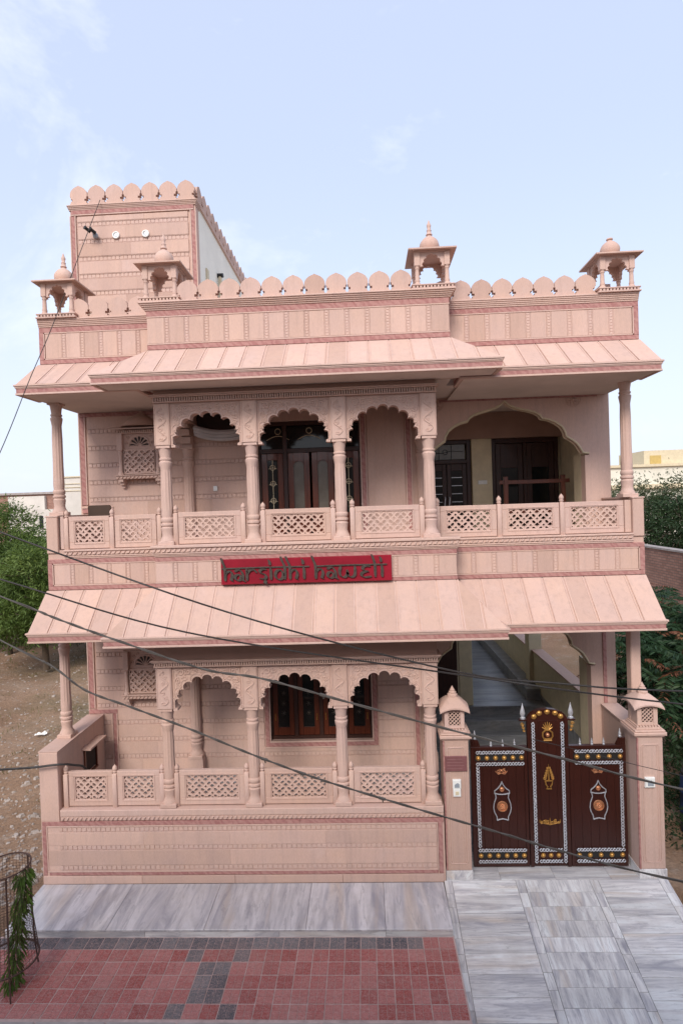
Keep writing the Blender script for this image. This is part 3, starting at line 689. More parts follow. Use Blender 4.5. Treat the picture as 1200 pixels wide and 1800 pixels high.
# small shaded niche in the verandah's side wall
nc = sub(house, 'niche', (-4.7, 9.3, 1.45))
MB().box(-4.719, -4.712, 9.12, 9.48, 1.38, 1.74).build('niche_dark_panel', M['dark'], nc)  # flat dark panel standing in for the unlit depth of the opening
MB().prism([(9.02, 1.80), (9.58, 1.80), (9.58, 1.83), (9.02, 1.83)], -4.718, -4.56, 'yz').build('shade_slab', M['stone'], nc)
MB().box(-4.718, -4.69, 9.09, 9.118, 1.36, 1.79).box(-4.718, -4.69, 9.482, 9.51, 1.36, 1.79).box(-4.718, -4.68, 9.09, 9.51, 1.33, 1.359).build('niche_frame', M['wood'], nc)

# ---- front wall under the lower railing: slabs, patterned bands, red border
fy = 8.325
def rope(b, x0, x1, y0, z0, z1, pitch=.075):
    b.cbox(x0, x1, y0+.012, y0+.05, z0, z1, .004); n = int((x1-x0)/pitch); p_ = (x1-x0)/n; h = z1-z0
    for i in range(n):
        xa = x0+i*p_+.004; s = .028
        b.add([(xa, y0+.014, z0+.006), (xa+p_*.55, y0+.014, z0+.006), (xa+p_*.55+s, y0+.014, z1-.006), (xa+s, y0+.014, z1-.006),
               (xa+.010, y0-.006, z0+.012), (xa+p_*.55-.004, y0-.006, z0+.012), (xa+p_*.55+s-.010, y0-.006, z1-.012), (xa+s+.004, y0-.006, z1-.012)],
              [(4,5,6,7),(0,1,5,4),(1,2,6,5),(2,3,7,6),(3,0,4,7)])
MB().cbox(-4.70, 1.01, 8.29, 8.605, 1.118, 1.214, .008).build('sill', M['stone_lt'], house)
b = MB(); rope(b, -4.70, 1.005, 8.292, 1.052, 1.112, .068); b.build('rope_moulding', M['stone_lt'], house)
for a, b_ in ((-4.99, -3.0), (-3.0, -1.1), (-1.1, 1.01)): band(lowfront, a+.0, b_-.002, 8.305, 8.327, 0.975, 1.038); 
for a, b_ in ((-4.90, -2.8), (-2.8, -.9), (-.9, .91)): band(lowfront, a, b_-.002, 8.305, 8.327, 0.225, 0.275)
for a in (-4.99, .925): band(lowfront, a, a+.06, 8.304, 8.327, 0.225, 0.974)
fillet(lowfront, -4.91, .905, 8.298, 8.327, .958, .973); fillet(lowfront, -4.91, .905, 8.298, 8.327, .277, .290); fillet(lowfront, -4.922, -4.908, 8.299, 8.327, .277, .972); fillet(lowfront, .905, .919, 8.299, 8.327, .277, .972)
fb_ = MB()
for z in (.912, .640, .335):
    m = MB(); dentil_run(m, -4.90, .90, 8.318, z, .058, .073); m.build('dentil_band', M['stone_lt'], lowfront)
for za, zb in ((.380, .598), (.682, .870)):
    x = -4.90
    for w in (1.45, 1.30, 1.42, 1.63): MB().cbox(x+.0002, x+w-.0002, 8.305+random.uniform(-.0006, .0006), 8.327, za, zb, .0025).build('stone_slab', M['stone'], lowfront); x += w
x = -4.99
for w in (1.5, 1.4, 1.6, 1.48): MB().cbox(x+.001, x+w-.001, 8.30, 8.327, .095, .215, .006).build('base_slab', M['stone'], lowfront); x += w
MB().cbox(XL, -4.715, 8.302, 8.32, 1.05, 2.08, .006).build('stone_slab', M['stone'], sidelow)

# ---- panelled friezes (balcony and parapets)
def frieze(parent, x0, x1, y, zr0, zr1, zs0, zs1, zt0, zt1, lb, rb, pitch=.30, lad=.068):
    """red band below (zr) and above (zt), slabs between with ladder strips; lb / rb: red border at that end"""
    band(parent, x0+.005, x1-.005, y, y+.03, zr0, zr1); band(parent, x0+.005, x1-.005, y, y+.03, zt0, zt1)
    a = x0+.01; b_ = x1-.01
    if lb: band(parent, x0+.004, x0+.075, y-.001, y+.03, zr1+.001, zt0-.001); a = x0+.10; fillet(parent, x0+.078, x0+.094, y-.007, y+.03, zs0, zs1)
    if rb: band(parent, x1-.075, x1-.004, y-.001, y+.03, zr1+.001, zt0-.001); b_ = x1-.10; fillet(parent, x1-.094, x1-.078, y-.007, y+.03, zs0, zs1)
    fillet(parent, a-.005, b_+.005, y-.006, y+.03, zr1+.001, zs0-.001); fillet(parent, a-.005, b_+.005, y-.006, y+.03, zs1+.001, zt0-.001)
    n = max(1, int(round((b_-a)/pitch))); p_ = (b_-a)/n
    for i in range(n):
        xs_ = a+i*p_; hasl = i < n-1
        xe = xs_+p_-(lad/2 if hasl else 0); xb = xs_+(lad/2 if i else 0)
        MB().cbox(xb+.002, xe-.002, y+.001+random.uniform(-.002, .002), y+.03, zs0, zs1, .005).build('stone_slab', M['stone'], parent)
        if hasl:
            m = MB(); c = xs_+p_
            m.box(c-lad/2-.001, c+lad/2+.001, y+.0075, y+.03, zs0, zs1)
            m.cbox(c-lad/2+.001, c-lad/2+.010, y-.001, y+.02, zs0, zs1, .002); m.cbox(c+lad/2-.010, c+lad/2-.001, y-.001, y+.02, zs0, zs1, .002)
            nn = max(2, int((zs1-zs0)/.042)); pz = (zs1-zs0)/nn
            for k in range(nn): m.cbox(c-lad/2+.013, c+lad/2-.013, y+.002, y+.02, zs0+k*pz+.004, zs0+(k+1)*pz-.004, .004)
            m.build('ladder_band', M['stone_lt'], parent)
def mould(parent, x0, x1, y, z0, z1, n=3, out=.05, back=.12, ret=True):
    b = MB(); h = (z1-z0)/n
    for k in range(n):
        o = out*(k+1)/n; e = o if ret else 0
        b.cbox(x0-e, x1+e, y-o, y+back, z0+k*h+.0008, z0+(k+1)*h-.0008, min(.006, h*.3))
    return b.build('cornice_moulding', M['stone_lt'], parent)
# balcony fronts
bc = sub(house, 'balcony_front', (-.9, 8.3, 4.5)); bl = sub(house, 'balcony_front', (-4.0, 8.75, 4.5)); br_ = sub(house, 'balcony_front', (2.7, 8.75, 4.5))
MB().box(XL+.006, CL, 8.772, 8.81, 4.45, 5.09).build('frieze_core', M['stone'], bl); MB().box(CR, XR-.006, 8.772, 8.81, 4.45, 5.09).build('frieze_core', M['stone'], br_)
frieze(bc, CL, CR, 8.295, 4.525, 4.58, 4.60, 4.885, 4.905, 4.965, False, False)
frieze(bl, XL, CL, 8.745, 4.462, 4.525, 4.545, 4.86, 4.88, 4.945, True, False)
frieze(br_, CR, XR, 8.745, 4.462, 4.525, 4.545, 4.86, 4.88, 4.945, False, True)
mould(bc, CL, CR, 8.30, 4.97, 5.03, 3, .035); b = MB(); rope(b, CL-.03, CR+.03, 8.262, 5.034, 5.098); b.cbox(CL-.045, CR+.045, 8.245, 8.60, 5.10, 5.143, .008); b.build('rope_moulding', M['stone_lt'], bc)
for p_, a, b_ in ((bl, XL+.28, CL), (br_, CR+.02, XR-.17)):
    mould(p_, a, b_, 8.75, 4.95, 5.0, 2, .02, ret=False); b = MB(); rope(b, a, b_, 8.722, 5.004, 5.062); b.cbox(a, b_, 8.712, 9.0, 5.064, 5.092, .006); b.build('rope_moulding', M['stone_lt'], p_)
# parapets
pc = sub(house, 'parapet', (-.9, 8.3, 8.0)); pl_ = sub(house, 'parapet', (-4.0, 8.75, 8.0)); pr_ = sub(house, 'parapet', (2.7, 8.75, 8.0))
MB().box(CL+.006, CR-.006, 8.322, 8.46, 7.99, 8.70).box(CL+.006, CL+.15, 8.46, 8.80, 7.99, 8.70).box(CR-.15, CR-.006, 8.46, 8.80, 7.99, 8.70).build('parapet_core', M['stone'], pc)
MB().box(XL+.006, CL, 8.772, 8.90, 7.985, 8.70).box(XL+.006, XL+.14, 8.90, 9.85, 7.985, 8.70).build('parapet_core', M['stone'], pl_)
MB().box(CR, XR-.006, 8.772, 8.90, 7.985, 8.70).box(XR-.14, XR-.006, 8.90, 16.5, 7.985, 8.70).build('parapet_core', M['stone'], pr_)
frieze(pc, CL, CR, 8.295, 8.03, 8.10, 8.12, 8.50, 8.52, 8.60, False, False)
frieze(pl_, XL, CL, 8.745, 8.01, 8.075, 8.095, 8.48, 8.50, 8.575, True, False, .31)
frieze(pr_, CR, XR, 8.745, 8.00, 8.065, 8.085, 8.475, 8.495, 8.565, False, True)
mould(pc, CL, CR, 8.30, 8.603, 8.715, 5, .085, .18); mould(pl_, XL, CL, 8.75, 8.58, 8.70, 5, .05, .18, ret=False); mould(pr_, CR, XR, 8.75, 8.57, 8.695, 5, .05, .18, ret=False)

# ---- merlons: each one a piece
MW = .312
def merlon_mesh(w=MW, h=.318, th=.09, name='merlon'):
    a = w/2; R_ = [(a-.001, 0), (a-.001, .040), (a-.018, .042), (a-.018, .072), (a-.050, .072), (a-.050, .108), (a-.018, .108), (a-.018, .142), (a-.004, .145), (a-.004, .165),
                   (a-.005, .185), (a*.945, .208), (a*.87, .234), (a*.74, .260), (a*.56, .283), (a*.35, .300), (a*.15, .312)]
    R_ = [(x, z*h/.318) for x, z in R_]
    pts = R_ + [(0, h*1.02)] + [(-x, z) for x, z in R_[::-1]]
    return MB().prism(pts, -th/2, th/2).mesh(name, M['stone'], (0,0,0))
mm = merlon_mesh(); mt = merlon_mesh(.3125, .345)
mcp = sub(house, 'crenellation', (-.9, 8.3, 8.716)); mlp = sub(house, 'crenellation', (-4.0, 8.75, 8.70)); mrp = sub(house, 'crenellation', (2.5, 8.75, 8.70)); mtp = sub(house, 'crenellation', (-3.9, 9.85, 11.06))
def mk(me_, par, loc, rz_=0.0): place(me_, 'merlon', par, loc, rot=(random.uniform(-.01, .01), random.uniform(-.006, .006), rz_))
x = -2.50
while x < .80: mk(mm, mcp, (x, 8.36, 8.7155)); x += .3135
for k in range(4): mk(mm, mlp, (-4.36+k*.312, 8.82, 8.7005))
for k in range(8): mk(mm, mrp, (1.26+k*.3115, 8.82, 8.696))
for k in range(22): mk(mm, mrp, (XR-.08, 9.40+k*.31, 8.701), math.pi/2)

# ---- tower at the back left
TX0, TX1, TY = -4.995, -2.765, 9.85
tw = sub(house, 'tower', ((TX0+TX1)/2, TY, 8.06))
MB().box(TX0+.005, TX1-.004, TY+.022, TY+.2, 8.07, 10.98).build('tower_wall', M['stone'], tw)
MB().box(TX1-.20, TX1-.006, TY+.201, 16.4, 8.07, 11.02).box(TX0+.006, TX0+.2, TY+.201, 16.4, 8.07, 11.02).box(TX0+.201, TX1-.201, 16.2, 16.4, 8.07, 11.02).box(TX0+.201, TX1-.201, TY+.201, 16.2, 10.75, 10.85).build('tower_side_wall', M['white'], tw)
courses(tw, TY+.022, [(TX0+.135, TX1-.135)], [8.30+.3025*k for k in range(9)], 8.07, 10.86, 9)
for a in (TX0+.015, TX1-.085): frame_v(tw, a+.012, a+.075, TY-.004, 8.07, 10.87)
band(tw, TX0+.03, TX1-.03, TY-.005, TY+.03, 10.90, 10.965); fillet(tw, TX0+.03, TX1-.03, TY-.010, TY+.03, 10.875, 10.897)
mould(tw, TX0, TX1, TY+.005, 10.968, 11.058, 4, .035, .25)
MB().cbox(TX1-.19, TX1+.03, TY+.26, 16.4, 11.021, 11.056, .004).build('coping', M['stone_lt'], tw)
for k in range(7): mk(mt, mtp, (TX0+.165+k*.3175, TY+.06, 11.0585))
for k in range(21): mk(mt, mtp, (TX1-.03, TY+.26+k*.311, 11.0570), math.pi/2)
for k in range(21): mk(mt, mtp, (TX0+.05, TY+.26+k*.311, 11.030), math.pi/2)
for x, z in ((-4.175, 10.50), (-3.65, 10.50)):
    v = sub(house, 'round_vent', (x, TY, z)); b = MB()
    b.tube([(x+.052*math.cos(k*math.pi/10), TY-.012, z+.052*math.sin(k*math.pi/10)) for k in range(21)], .016, 6); b.build('vent_ring', M['plastic'], v, smooth=60)
    MB().dome_front(x, TY-.004, z, .046, .012).build('vent_disc', M['silver'], v, smooth=60)
b = MB().box(TX1-.005, TX1+.02, 10.42, 10.56, 9.2, 10.10); b.build('drain_panel', M['cream'], tw)
MB().tube([(TX1+.045, 11.3, 8.08), (TX1+.045, 11.3, 10.28)], .035, 8).build('drain_pipe', M['cream'], tw); MB().tube([(TX1-.02, 11.3, 10.31), (TX1+.11, 11.3, 10.31)], .045, 8).build('pipe_outlet', M['blackmetal'], tw)

# ---- sloping stone awnings (chajja) of separate slabs
def chajja(yw, zw, ye, ze, x0, x1, hipL, hipR, zb, back, pitch=.30, fas=.155, label=None):
    d = yw-ye
    ch = sub(house, 'awning', ((x0+x1)/2, yw, zw)); dz = (ze-zw)/(ye-yw)
    def lim(y):
        q = (yw-y); return x0-(q if hipL else 0), x1+(q if hipR else 0)
    X0, X1 = lim(ye)
    # bed
    a0, a1 = lim(yw)
    b = MB().add([(X0+.01, ye+.01, ze-.006), (X1-.01, ye+.01, ze-.006), (a1-.001, yw, zw-.006), (a0+.001, yw, zw-.006), (X0+.01, ye+.01, zb+.005), (X1-.01, ye+.01, zb+.005), (a1-.001, yw, zb+.005), (a0+.001, yw, zb+.005)],
             [(0,1,2,3),(4,7,6,5),(0,4,5,1),(1,5,6,2),(2,6,7,3),(3,7,4,0)]); b.build('awning_bed', M['stone'], ch)
    # slabs across the front slope
    n = int(round((X1-X0)/pitch)); p_ = (X1-X0)/n
    def slab(poly, mat, lift, name):
        """poly: (x, t) with t from 0 at the wall to 1 at the eave"""
        P = [(x, yw-t*d, zw+(ze-zw)*t) for x, t in poly]; nn = len(P)
        nv = Vector((0, (ze-zw), d)).normalized(); nv = Vector((0, -abs(ze-zw), d)).normalized()
        top = [tuple(Vector(q)+nv*lift) for q in P]; bot = [tuple(Vector(q)-nv*.020) for q in P]
        b_ = MB().add(top+bot, [tuple(range(nn)), tuple(range(2*nn-1, nn-1, -1))]+[(i, i+nn, (i+1)%nn+nn, (i+1)%nn) for i in range(nn)]); b_.build(name, mat, ch)
    def clip(xa, xb):
        """vertical strip xa..xb clipped to the trapezoid, counter-clockwise from above (x right, t towards the eave)"""
        pts = []
        tl = lambda x: max(0.0, (x0-x)/d) if hipL else 0.0
        tr = lambda x: max(0.0, (x-x1)/d) if hipR else 0.0
        ta = max(tl(xa), tr(xa)); tb = max(tl(xb), tr(xb)); pts = [(xa, 1.0), (xb, 1.0)]
        if tb < .999: pts.append((xb, tb))
        if xa < x1 < xb and hipR: pts.append((x1, 0.0))
        if xa < x0 < xb and hipL: pts.append((x0, 0.0))
        if ta < .999: pts.append((xa, ta))
        return pts
    for i in range(n):
        xa = X0+i*p_; xb = xa+p_
        q = clip(xa+(.0275 if i else 0), xb-(.0275 if i < n-1 else 0))
        if len(q) >= 3: slab(q, M['stone'], random.uniform(-.001, .001), 'awning_slab')
        if i:
            for s in (-1, 1):
                q = clip(xa+s*.019-.0075, xa+s*.019+.0075)
                if len(q) >= 3: slab(q, M['stone_lt'], .0036, 'awning_rib')
    # hip sides
    for hip, sx, xe, xw in ((hipL, -1, X0, x0), (hipR, 1, X1, x1)):
        if hip:
            P = [(xe, ye, ze), (xw, yw, zw), (xe, yw, ze)]
            if sx > 0: P = [(xe, ye, ze), (xe, yw, ze), (xw, yw, zw)]
            b = MB().add(P + [(x, y, z-.05) for x, y, z in P], [(0,1,2) if sx > 0 else (0,1,2), (5,4,3), (0,3,4,1), (1,4,5,2), (2,5,3,0)]); b.build('awning_hip_slab', M['stone'], ch)
    # eave: lip, red fascia, lower lip
    eL = X0-.004; eR = X1+.004; yy = ye
    def ring(z0_, z1_, out, mat, name):
        bb = MB().cbox(eL-out, eR+out, yy-out, yy+.05, z0_, z1_, .004)
        bk = yw if True else 0
        if hipL: bb.box(eL-out, eL+.05, yy+.051, bk, z0_, z1_)
        if hipR: bb.box(eR-.05, eR+out, yy+.051, bk, z0_, z1_)
        if not hipL: bb.box(eL-out, eL+.03, yy+.051, bk, z0_, z1_)
        if not hipR: bb.box(eR-.03, eR+out, yy+.051, bk, z0_, z1_)
        return bb.build(name, mat, ch)
    ring(zb+fas-.028, zb+fas-.002, .024, M['stone_lt'], 'eave_lip'); ring(zb+fas-.050, zb+fas-.029, .012, M['stone_lt'], 'eave_moulding'); ring(zb+fas-.064, zb+fas-.051, .004, M['stone_lt'], 'eave_moulding')
    ring(zb+.030, zb+fas-.065, -.003, M['stone_red'], 'fascia_band'); ring(zb, zb+.029, .006, M['stone_lt'], 'eave_lip')
    MB().box(X0+.055, X1-.055, ye+.055, back, zb+.004, zb+.0045+.02).build('soffit', M['soffit'], ch)
    return ch
E1 = (YF-.56); E2 = (YF-.585)
chajja(YF, 4.52, E1, 3.915, CL, CR, True, True, 3.765, 8.26)
chajja(YF, 8.025, E2, 7.575, CL, CR, True, True, 7.420, 8.26)
chajja(YS, 4.455, 8.20, 3.905, XL-.03, CL-.1, False, False, 3.755, 9.84)
chajja(YS, 8.005, 8.15, 7.575, XL-.03, CL-.1, False, False, 7.415, 9.84)
chajja(YS, 4.455, 8.20, 3.88, CR+.1, XR+.005, False, False, 3.73, 9.84)
chajja(YS, 7.995, 8.15, 7.545, CR+.1, XR+.01, False, False, 7.385, 9.84)

# ---- rooftop kiosks
def kiosk(cx, cy, z0, full=True):
    k = sub(house, 'kiosk', (cx, cy, z0)); s = .27; h = .50
    b = MB().cbox(cx-s-.045, cx+s+.045, cy-s-.045, cy+s+.045, z0, z0+.022, .004); teeth(b, cx-s-.03, cx+s+.03, cy-s-.035, cy+s+.03, z0+.023, z0+.055, .05); b.cbox(cx-s-.04, cx+s+.04, cy-s-.042, cy+s+.04, z0+.056, z0+.075, .004)
    b.build('kiosk_base', M['stone_lt'], k); zb = z0+.076; q = s-.055
    pr = [(.046, zb), (.046, zb+.035), (.034, zb+.05), (.040, zb+.075), (.032, zb+.10), (.030, zb+.20), (.028, zb+.235), (.038, zb+.25), (.030, zb+.262), (.040, zb+.285)]
    for sx in (-1, 1):
        for sy in (-1, 1):
            MB().lathe(cx+sx*q, cy+sy*q, pr, 10).cbox(cx+sx*q-.040, cx+sx*q+.040, cy+sy*q-.040, cy+sy*q+.040, zb+.285, zb+h-.02, .004).build('post', M['stone_lt'], k, smooth=40)
    def ap(horizontal, off):
        cu = cusp_outline(0, .0, q-.092, .135, 7, .42, .22); w = q-.041
        pts = [(-w, .205), (-w, 0)] + [(p[0], p[1]+.005) for p in cu[::-1]] + [(w, 0), (w, .205)]
        if horizontal: m = MB().prism([(cx+p[0], zb+.275+p[1]) for p in pts], cy+off-.02, cy+off+.02)
        else: m = MB().prism([(cy+p[0], zb+.275+p[1]) for p in pts], cx+off-.02, cx+off+.02, 'yz')
        m.build('arch_panel', M['stone_lt'], k)
    for o_ in (-q, q): ap(True, o_); ap(False, o_)
    zr = zb+h-.02; e = s+.075
    MB().box(cx-q-.05, cx+q+.05, cy-q-.05, cy+q+.05, zr, zr+.02).build('lintel', M['stone_lt'], k)
    b = MB().add([(cx-e, cy-e, zr+.005), (cx+e, cy-e, zr+.005), (cx+e, cy+e, zr+.005), (cx-e, cy+e, zr+.005), (cx-e, cy-e, zr+.025), (cx+e, cy-e, zr+.025), (cx+e, cy+e, zr+.025), (cx-e, cy+e, zr+.025),
              (cx-.17, cy-.17, zr+.075), (cx+.17, cy-.17, zr+.075), (cx+.17, cy+.17, zr+.075), (cx-.17, cy+.17, zr+.075), (cx-q, cy-q, zr+.021), (cx+q, cy-q, zr+.021), (cx+q, cy+q, zr+.021), (cx-q, cy+q, zr+.021)],
             [(0,1,5,4),(1,2,6,5),(2,3,7,6),(3,0,4,7),(4,5,9,8),(5,6,10,9),(6,7,11,10),(7,4,8,11),(8,9,10,11),(0,12,13,1),(1,13,14,2),(2,14,15,3),(3,15,12,0),(12,15,14,13)])
    b.build('eave_slab', M['stone'], k); zd = zr+.100; r = .148; MB().lathe(cx, cy, [(r*.95, zr+.06), (r*.95, zr+.085), (r*.84, zr+.0995)], 20).build('drum', M['stone_lt'], k, smooth=40)
    pr = [(r*.86, zd), (r*.90, zd+.015), (r*.84, zd+.022), (r*.95, zd+.045), (r, zd+.085), (r*.94, zd+.125), (r*.78, zd+.165), (r*.52, zd+.20), (r*.30, zd+.222), (r*.22, zd+.235)]
    MB().lathe(cx, cy, pr, 24, flute=.06, fl_rng=(zd+.03, zd+.19)).build('dome', M['stone_lt'], k, smooth=50)
    if full: pr = [(r*.24, zd+.236), (r*.34, zd+.25), (r*.26, zd+.27), (.030, zd+.30), (.038, zd+.315), (.024, zd+.335), (.030, zd+.37), (.034, zd+.39), (.022, zd+.42), (.010, zd+.455), (.002, zd+.475)]
    else: pr = [(r*.24, zd+.236), (r*.34, zd+.25), (r*.30, zd+.268), (.004, zd+.272)]
    MB().lathe(cx, cy, pr, 12).build('finial', M['stone_lt'], k, smooth=50)
    return k
kiosk(-2.905, 8.56, 8.717); kiosk(1.09, 8.56, 8.717); kiosk(-4.68, 8.98, 8.702); kiosk(3.90, 8.98, 8.697, False)
MB().box(-4.76, -4.52, 9.35, 9.75, 8.07, 9.05).build('roof_box', M['cream'], house); MB().box(3.95, 4.10, 9.45, 9.9, 8.71, 9.10).build('roof_box', M['stone'], house)

# ---- carved wall windows (jharokha)
def jharokha(xc, z0, z1, dome):
    j = sub(house, 'carved_window', (xc, 9.8, z0)); w = .37; y0, y1 = 9.70, 9.851
    b = MB().box(xc-w, xc+w, y0+.05, y1, z0+.02, z1-.02); b.build('window_body', M['stone'], j)
    for s in (-1, 1):
        x = xc+s*(w-.045)
        MB().lathe(x, y0+.02, [(.05, z0+.02), (.05, z0+.05), (.034, z0+.07), (.040, z0+.11), (.030, z0+.16), (.028, z0+.36), (.04, z0+.40), (.03, z0+.42), (.044, z0+.45)], 10).cbox(x-.046, x+.046, y0-.025, y1, z0+.45, z1-.02, .004).build('side_post', M['stone_lt'], j, smooth=40)
    b = MB(); rope(b, xc-w-.03, xc+w+.03, y0-.03, z0-.055, z0+.0, .062); b.cbox(xc-w-.04, xc+w+.04, y0-.04, y1, z0+.001, z0+.019, .004); b.build('rope_sill', M['stone_lt'], j)
    for s in (-1, 1):
        x = xc+s*(w-.045); MB().box(x-.04, x+.04, y0-.01, y1, z0-.10, z0-.056).box(x-.034, x+.034, y0+.04, y1, z0-.15, z0-.1005).box(x-.026, x+.026, y0+.09, y1, z0-.20, z0-.1505).build('bracket', M['stone_lt'], j)
    jw, jh = .50, .38
    if ('jh',) not in JC: JC[('jh',)] = jali_mesh(jw, jh, 'jali', .03, .105)
    for za in (z0+.03, z0+.06+jh): MB().cbox(xc-jw/2-.022, xc+jw/2+.022, y0+.015, y0+.055, za, za+.03, .004).build('screen_frame', M['stone_lt'], j)
    place(JC[('jh',)], 'jali_screen', j, (xc, y0+.033, z0+.06))
    # fan light, its petal openings drawn as dark inlays for their shade
    zc = z0+.52; petals = MB()
    for k in range(7):
        a = R(8+164*k/6); ca, sa = math.cos(a), math.sin(a); n_ = Vector((-sa, ca))
        q = [(.045, .006), (.12, .020), (.145, .020), (.16, .010), (.165, 0), (.16, -.010), (.145, -.020), (.12, -.020), (.045, -.006)]
        petals.prism([(xc+r_*ca+n_.x*t_, zc+r_*sa+n_.y*t_) for r_, t_ in q][::-1], y0+.043, y0+.055)
    petals.build('fan_dark_inlay', M['dark'], j)
    fl = MB(); fl.tube([(xc+.185*math.cos(R(180*k/18)), y0+.045, zc-.01+.185*math.sin(R(180*k/18))) for k in range(19)], .013, 6)
    for k in range(8):
        a = R(180*k/7 if k else 0); fl.tube([(xc+.03*math.cos(a), y0+.045, zc+.03*math.sin(a)), (xc+.17*math.cos(a), y0+.045, zc+.17*math.sin(a))], .009, 5)
    for s in (-1, 1):
        for u, v_ in ((.20, .16), (.23, .06), (.13, .20)): fl.tube(spiral(xc+s*u, zc+v_, .03, y0+.047, s), .007, 5)
    fl.build('fan_tracery', M['stone_lt'], j)
    c = MB().cbox(xc-w, xc+w, y0-.01, y1, z1-.018, z1+.0, .004); teeth(c, xc-w, xc+w, y0-.02, y1, z1+.001, z1+.04, .035); c.build('dentil_cornice', M['stone_lt'], j)
    c = MB().add([(xc-w-.12, y0-.12, z1+.045), (xc+w+.12, y0-.12, z1+.045), (xc+w+.12, y1, z1+.10), (xc-w-.12, y1, z1+.10), (xc-w-.12, y0-.12, z1+.065), (xc+w+.12, y0-.12, z1+.065), (xc+w+.12, y1, z1+.12), (xc-w-.12, y1, z1+.12)],
             [(0,3,2,1),(4,5,6,7),(0,1,5,4),(1,2,6,5),(2,3,7,6),(3,0,4,7)]); c.build('hood', M['stone_lt'], j)
    if dome:
        zd = z1+.115; pr = []
        for k in range(10):
            t_ = k/9; pr.append((.33*(1-t_**1.7)*(1-.25*t_) + .03*t_, zd+.25*t_))
        MB().lathe(xc, 9.86, [(.34, zd-.01)]+pr+[(.028, zd+.26), (.028, zd+.285)], 28, flute=.05, fl_rng=(zd, zd+.24)).build('dome', M['stone'], j, smooth=50)
jharokha(-3.86, 6.28, 7.03, True); jharokha(-3.90, 2.46, 3.25, False)

# ---- big arched wall of the right bay, both storeys
def ogee(xc, zs, half, rise):
    """right to left: stepped multifoil with an ogee tip"""
    K = [(1.0, 0.0), (.93, .015), (.90, .10), (.86, .19), (.80, .26), (.735, .32), (.725, .40), (.69, .50), (.62, .58), (.54, .635), (.45, .665), (.43, .72), (.37, .78), (.28, .82), (.20, .845), (.12, .88), (.05, .935), (0, 1.0)]
    R_ = [(xc+half*a, zs+rise*b_) for a, b_ in K]; return R_ + [(2*xc-x, z) for x, z in R_[-2::-1]]
def bay(z0, z1, zs, rise, xc=2.445, half=1.40, leg=1.33):
    og = ogee(xc, zs, half, rise)
    w = sub(house, 'arched_wall', (xc, 9.9, z0))
    pts = [(1.035, z1), (1.035, z0), (xc-leg, z0), (xc-leg, zs-.03), (xc-half, zs-.03)] + og[::-1] + [(xc+half, zs-.03), (xc+leg, zs-.03), (xc+leg, z0), (XR-.004, z0), (XR-.004, z1)]
    MB().prism(pts, 9.86, 10.05).build('wall', M['stone'], w)
    k = MB(); k.tube([(x, 9.858, z) for x, z in og], .016, 6); k.tube([(xc+(x-xc)*.985, 9.94, z-.012) for x, z in og], .010, 5); k.build('arch_trim', M['cream'], w)
    for s in (-1, 1):
        c = MB(); x = xc+s*1.16; z = zs+rise*.98
        for q in range(8):
            a = q*math.pi/4; c.tube([(x+.03*math.cos(a), 9.857, z+.03*math.sin(a)), (x+.085*math.cos(a+.2), 9.855, z+.085*math.sin(a+.2)), (x+.10*math.cos(a+.5), 9.857, z+.10*math.sin(a+.5))], .013, 5, r1=.006)
        c.tube([(x+.125*math.cos(q*.35), 9.857, z+.125*math.sin(q*.35)) for q in range(19)], .008, 5); c.dome_front(x, 9.86, z, .03, .015); c.build('rosette', M['stone'], w)
    # cream lined jambs inside
    MB().box(xc+leg-.001, xc+leg+.10, 10.052, 10.40, z0, zs).build('jamb', M['cream'], w)
    return w
wu = bay(5.02, 7.43, 6.40, .94); wl = bay(0.10, 4.49, 2.80, 1.0)
band(wl, 3.98, 4.04, 9.845, 9.87, 2.13, 4.2); band(wu, 1.34, XR-.2, 9.842, 9.862, 7.36, 7.40)
# upper porch behind the arch: side wall, back wall, doors, lintel
MB().box(4.02, XR-.01, 10.055, 11.9, 5.02, 7.43).build('porch_side_wall', M['cream'], house)
MB().box(1.03, 4.02, 11.80, 11.95, 5.02, 7.43).build('porch_back_wall', M['cream'], house)
MB().box(1.04, 4.015, 11.55, 11.79, 6.90, 7.42).build('porch_beam', M['soffit_shaded'], house)
MB().cbox(2.19, 2.59, 11.58, 11.79, 5.02, 6.898, .006).build('porch_pillar', M['cream'], house)
dd = sub(house, 'double_door', (1.9, 11.7, 5.02))
f_ = MB().cbox(1.20, 1.29, 11.66, 11.78, 5.02, 6.89, .006).cbox(2.10, 2.185, 11.66, 11.78, 5.02, 6.89, .006).cbox(1.29, 2.10, 11.66, 11.78, 6.82, 6.89, .006).cbox(1.29, 2.10, 11.66, 11.78, 6.42, 6.50, .006); f_.build('door_frame', M['wooddark'], dd)
for a, b_ in ((1.295, 1.69), (1.70, 2.095)):
    MB().cbox(a, a+.085, 11.69, 11.74, 5.03, 6.415, .005).cbox(b_-.085, b_, 11.69, 11.74, 5.03, 6.415, .005).cbox(a+.085, b_-.085, 11.69, 11.74, 5.03, 5.35, .005).cbox(a+.085, b_-.085, 11.69, 11.74, 6.28, 6.415, .005).build('door_leaf', M['wooddark'], dd)
    MB().box(a+.08, b_-.08, 11.71, 11.718, 5.34, 6.29).build('pane', M['glass'], dd)
    b = MB()
    for k in range(5): b.tube([(a+.09, 11.70, 5.48+k*.165), (b_-.09, 11.70, 5.48+k*.165)], .009, 6)
    b.build('steel_bar', M['silver'], dd)
    xh = b_-.04 if a < 1.5 else a+.04; MB().tube([(xh, 11.68, 5.50), (xh-.02, 11.65, 5.53), (xh, 11.65, 5.72), (xh, 11.68, 5.75)], .010, 6).build('handle', M['silver'], dd)
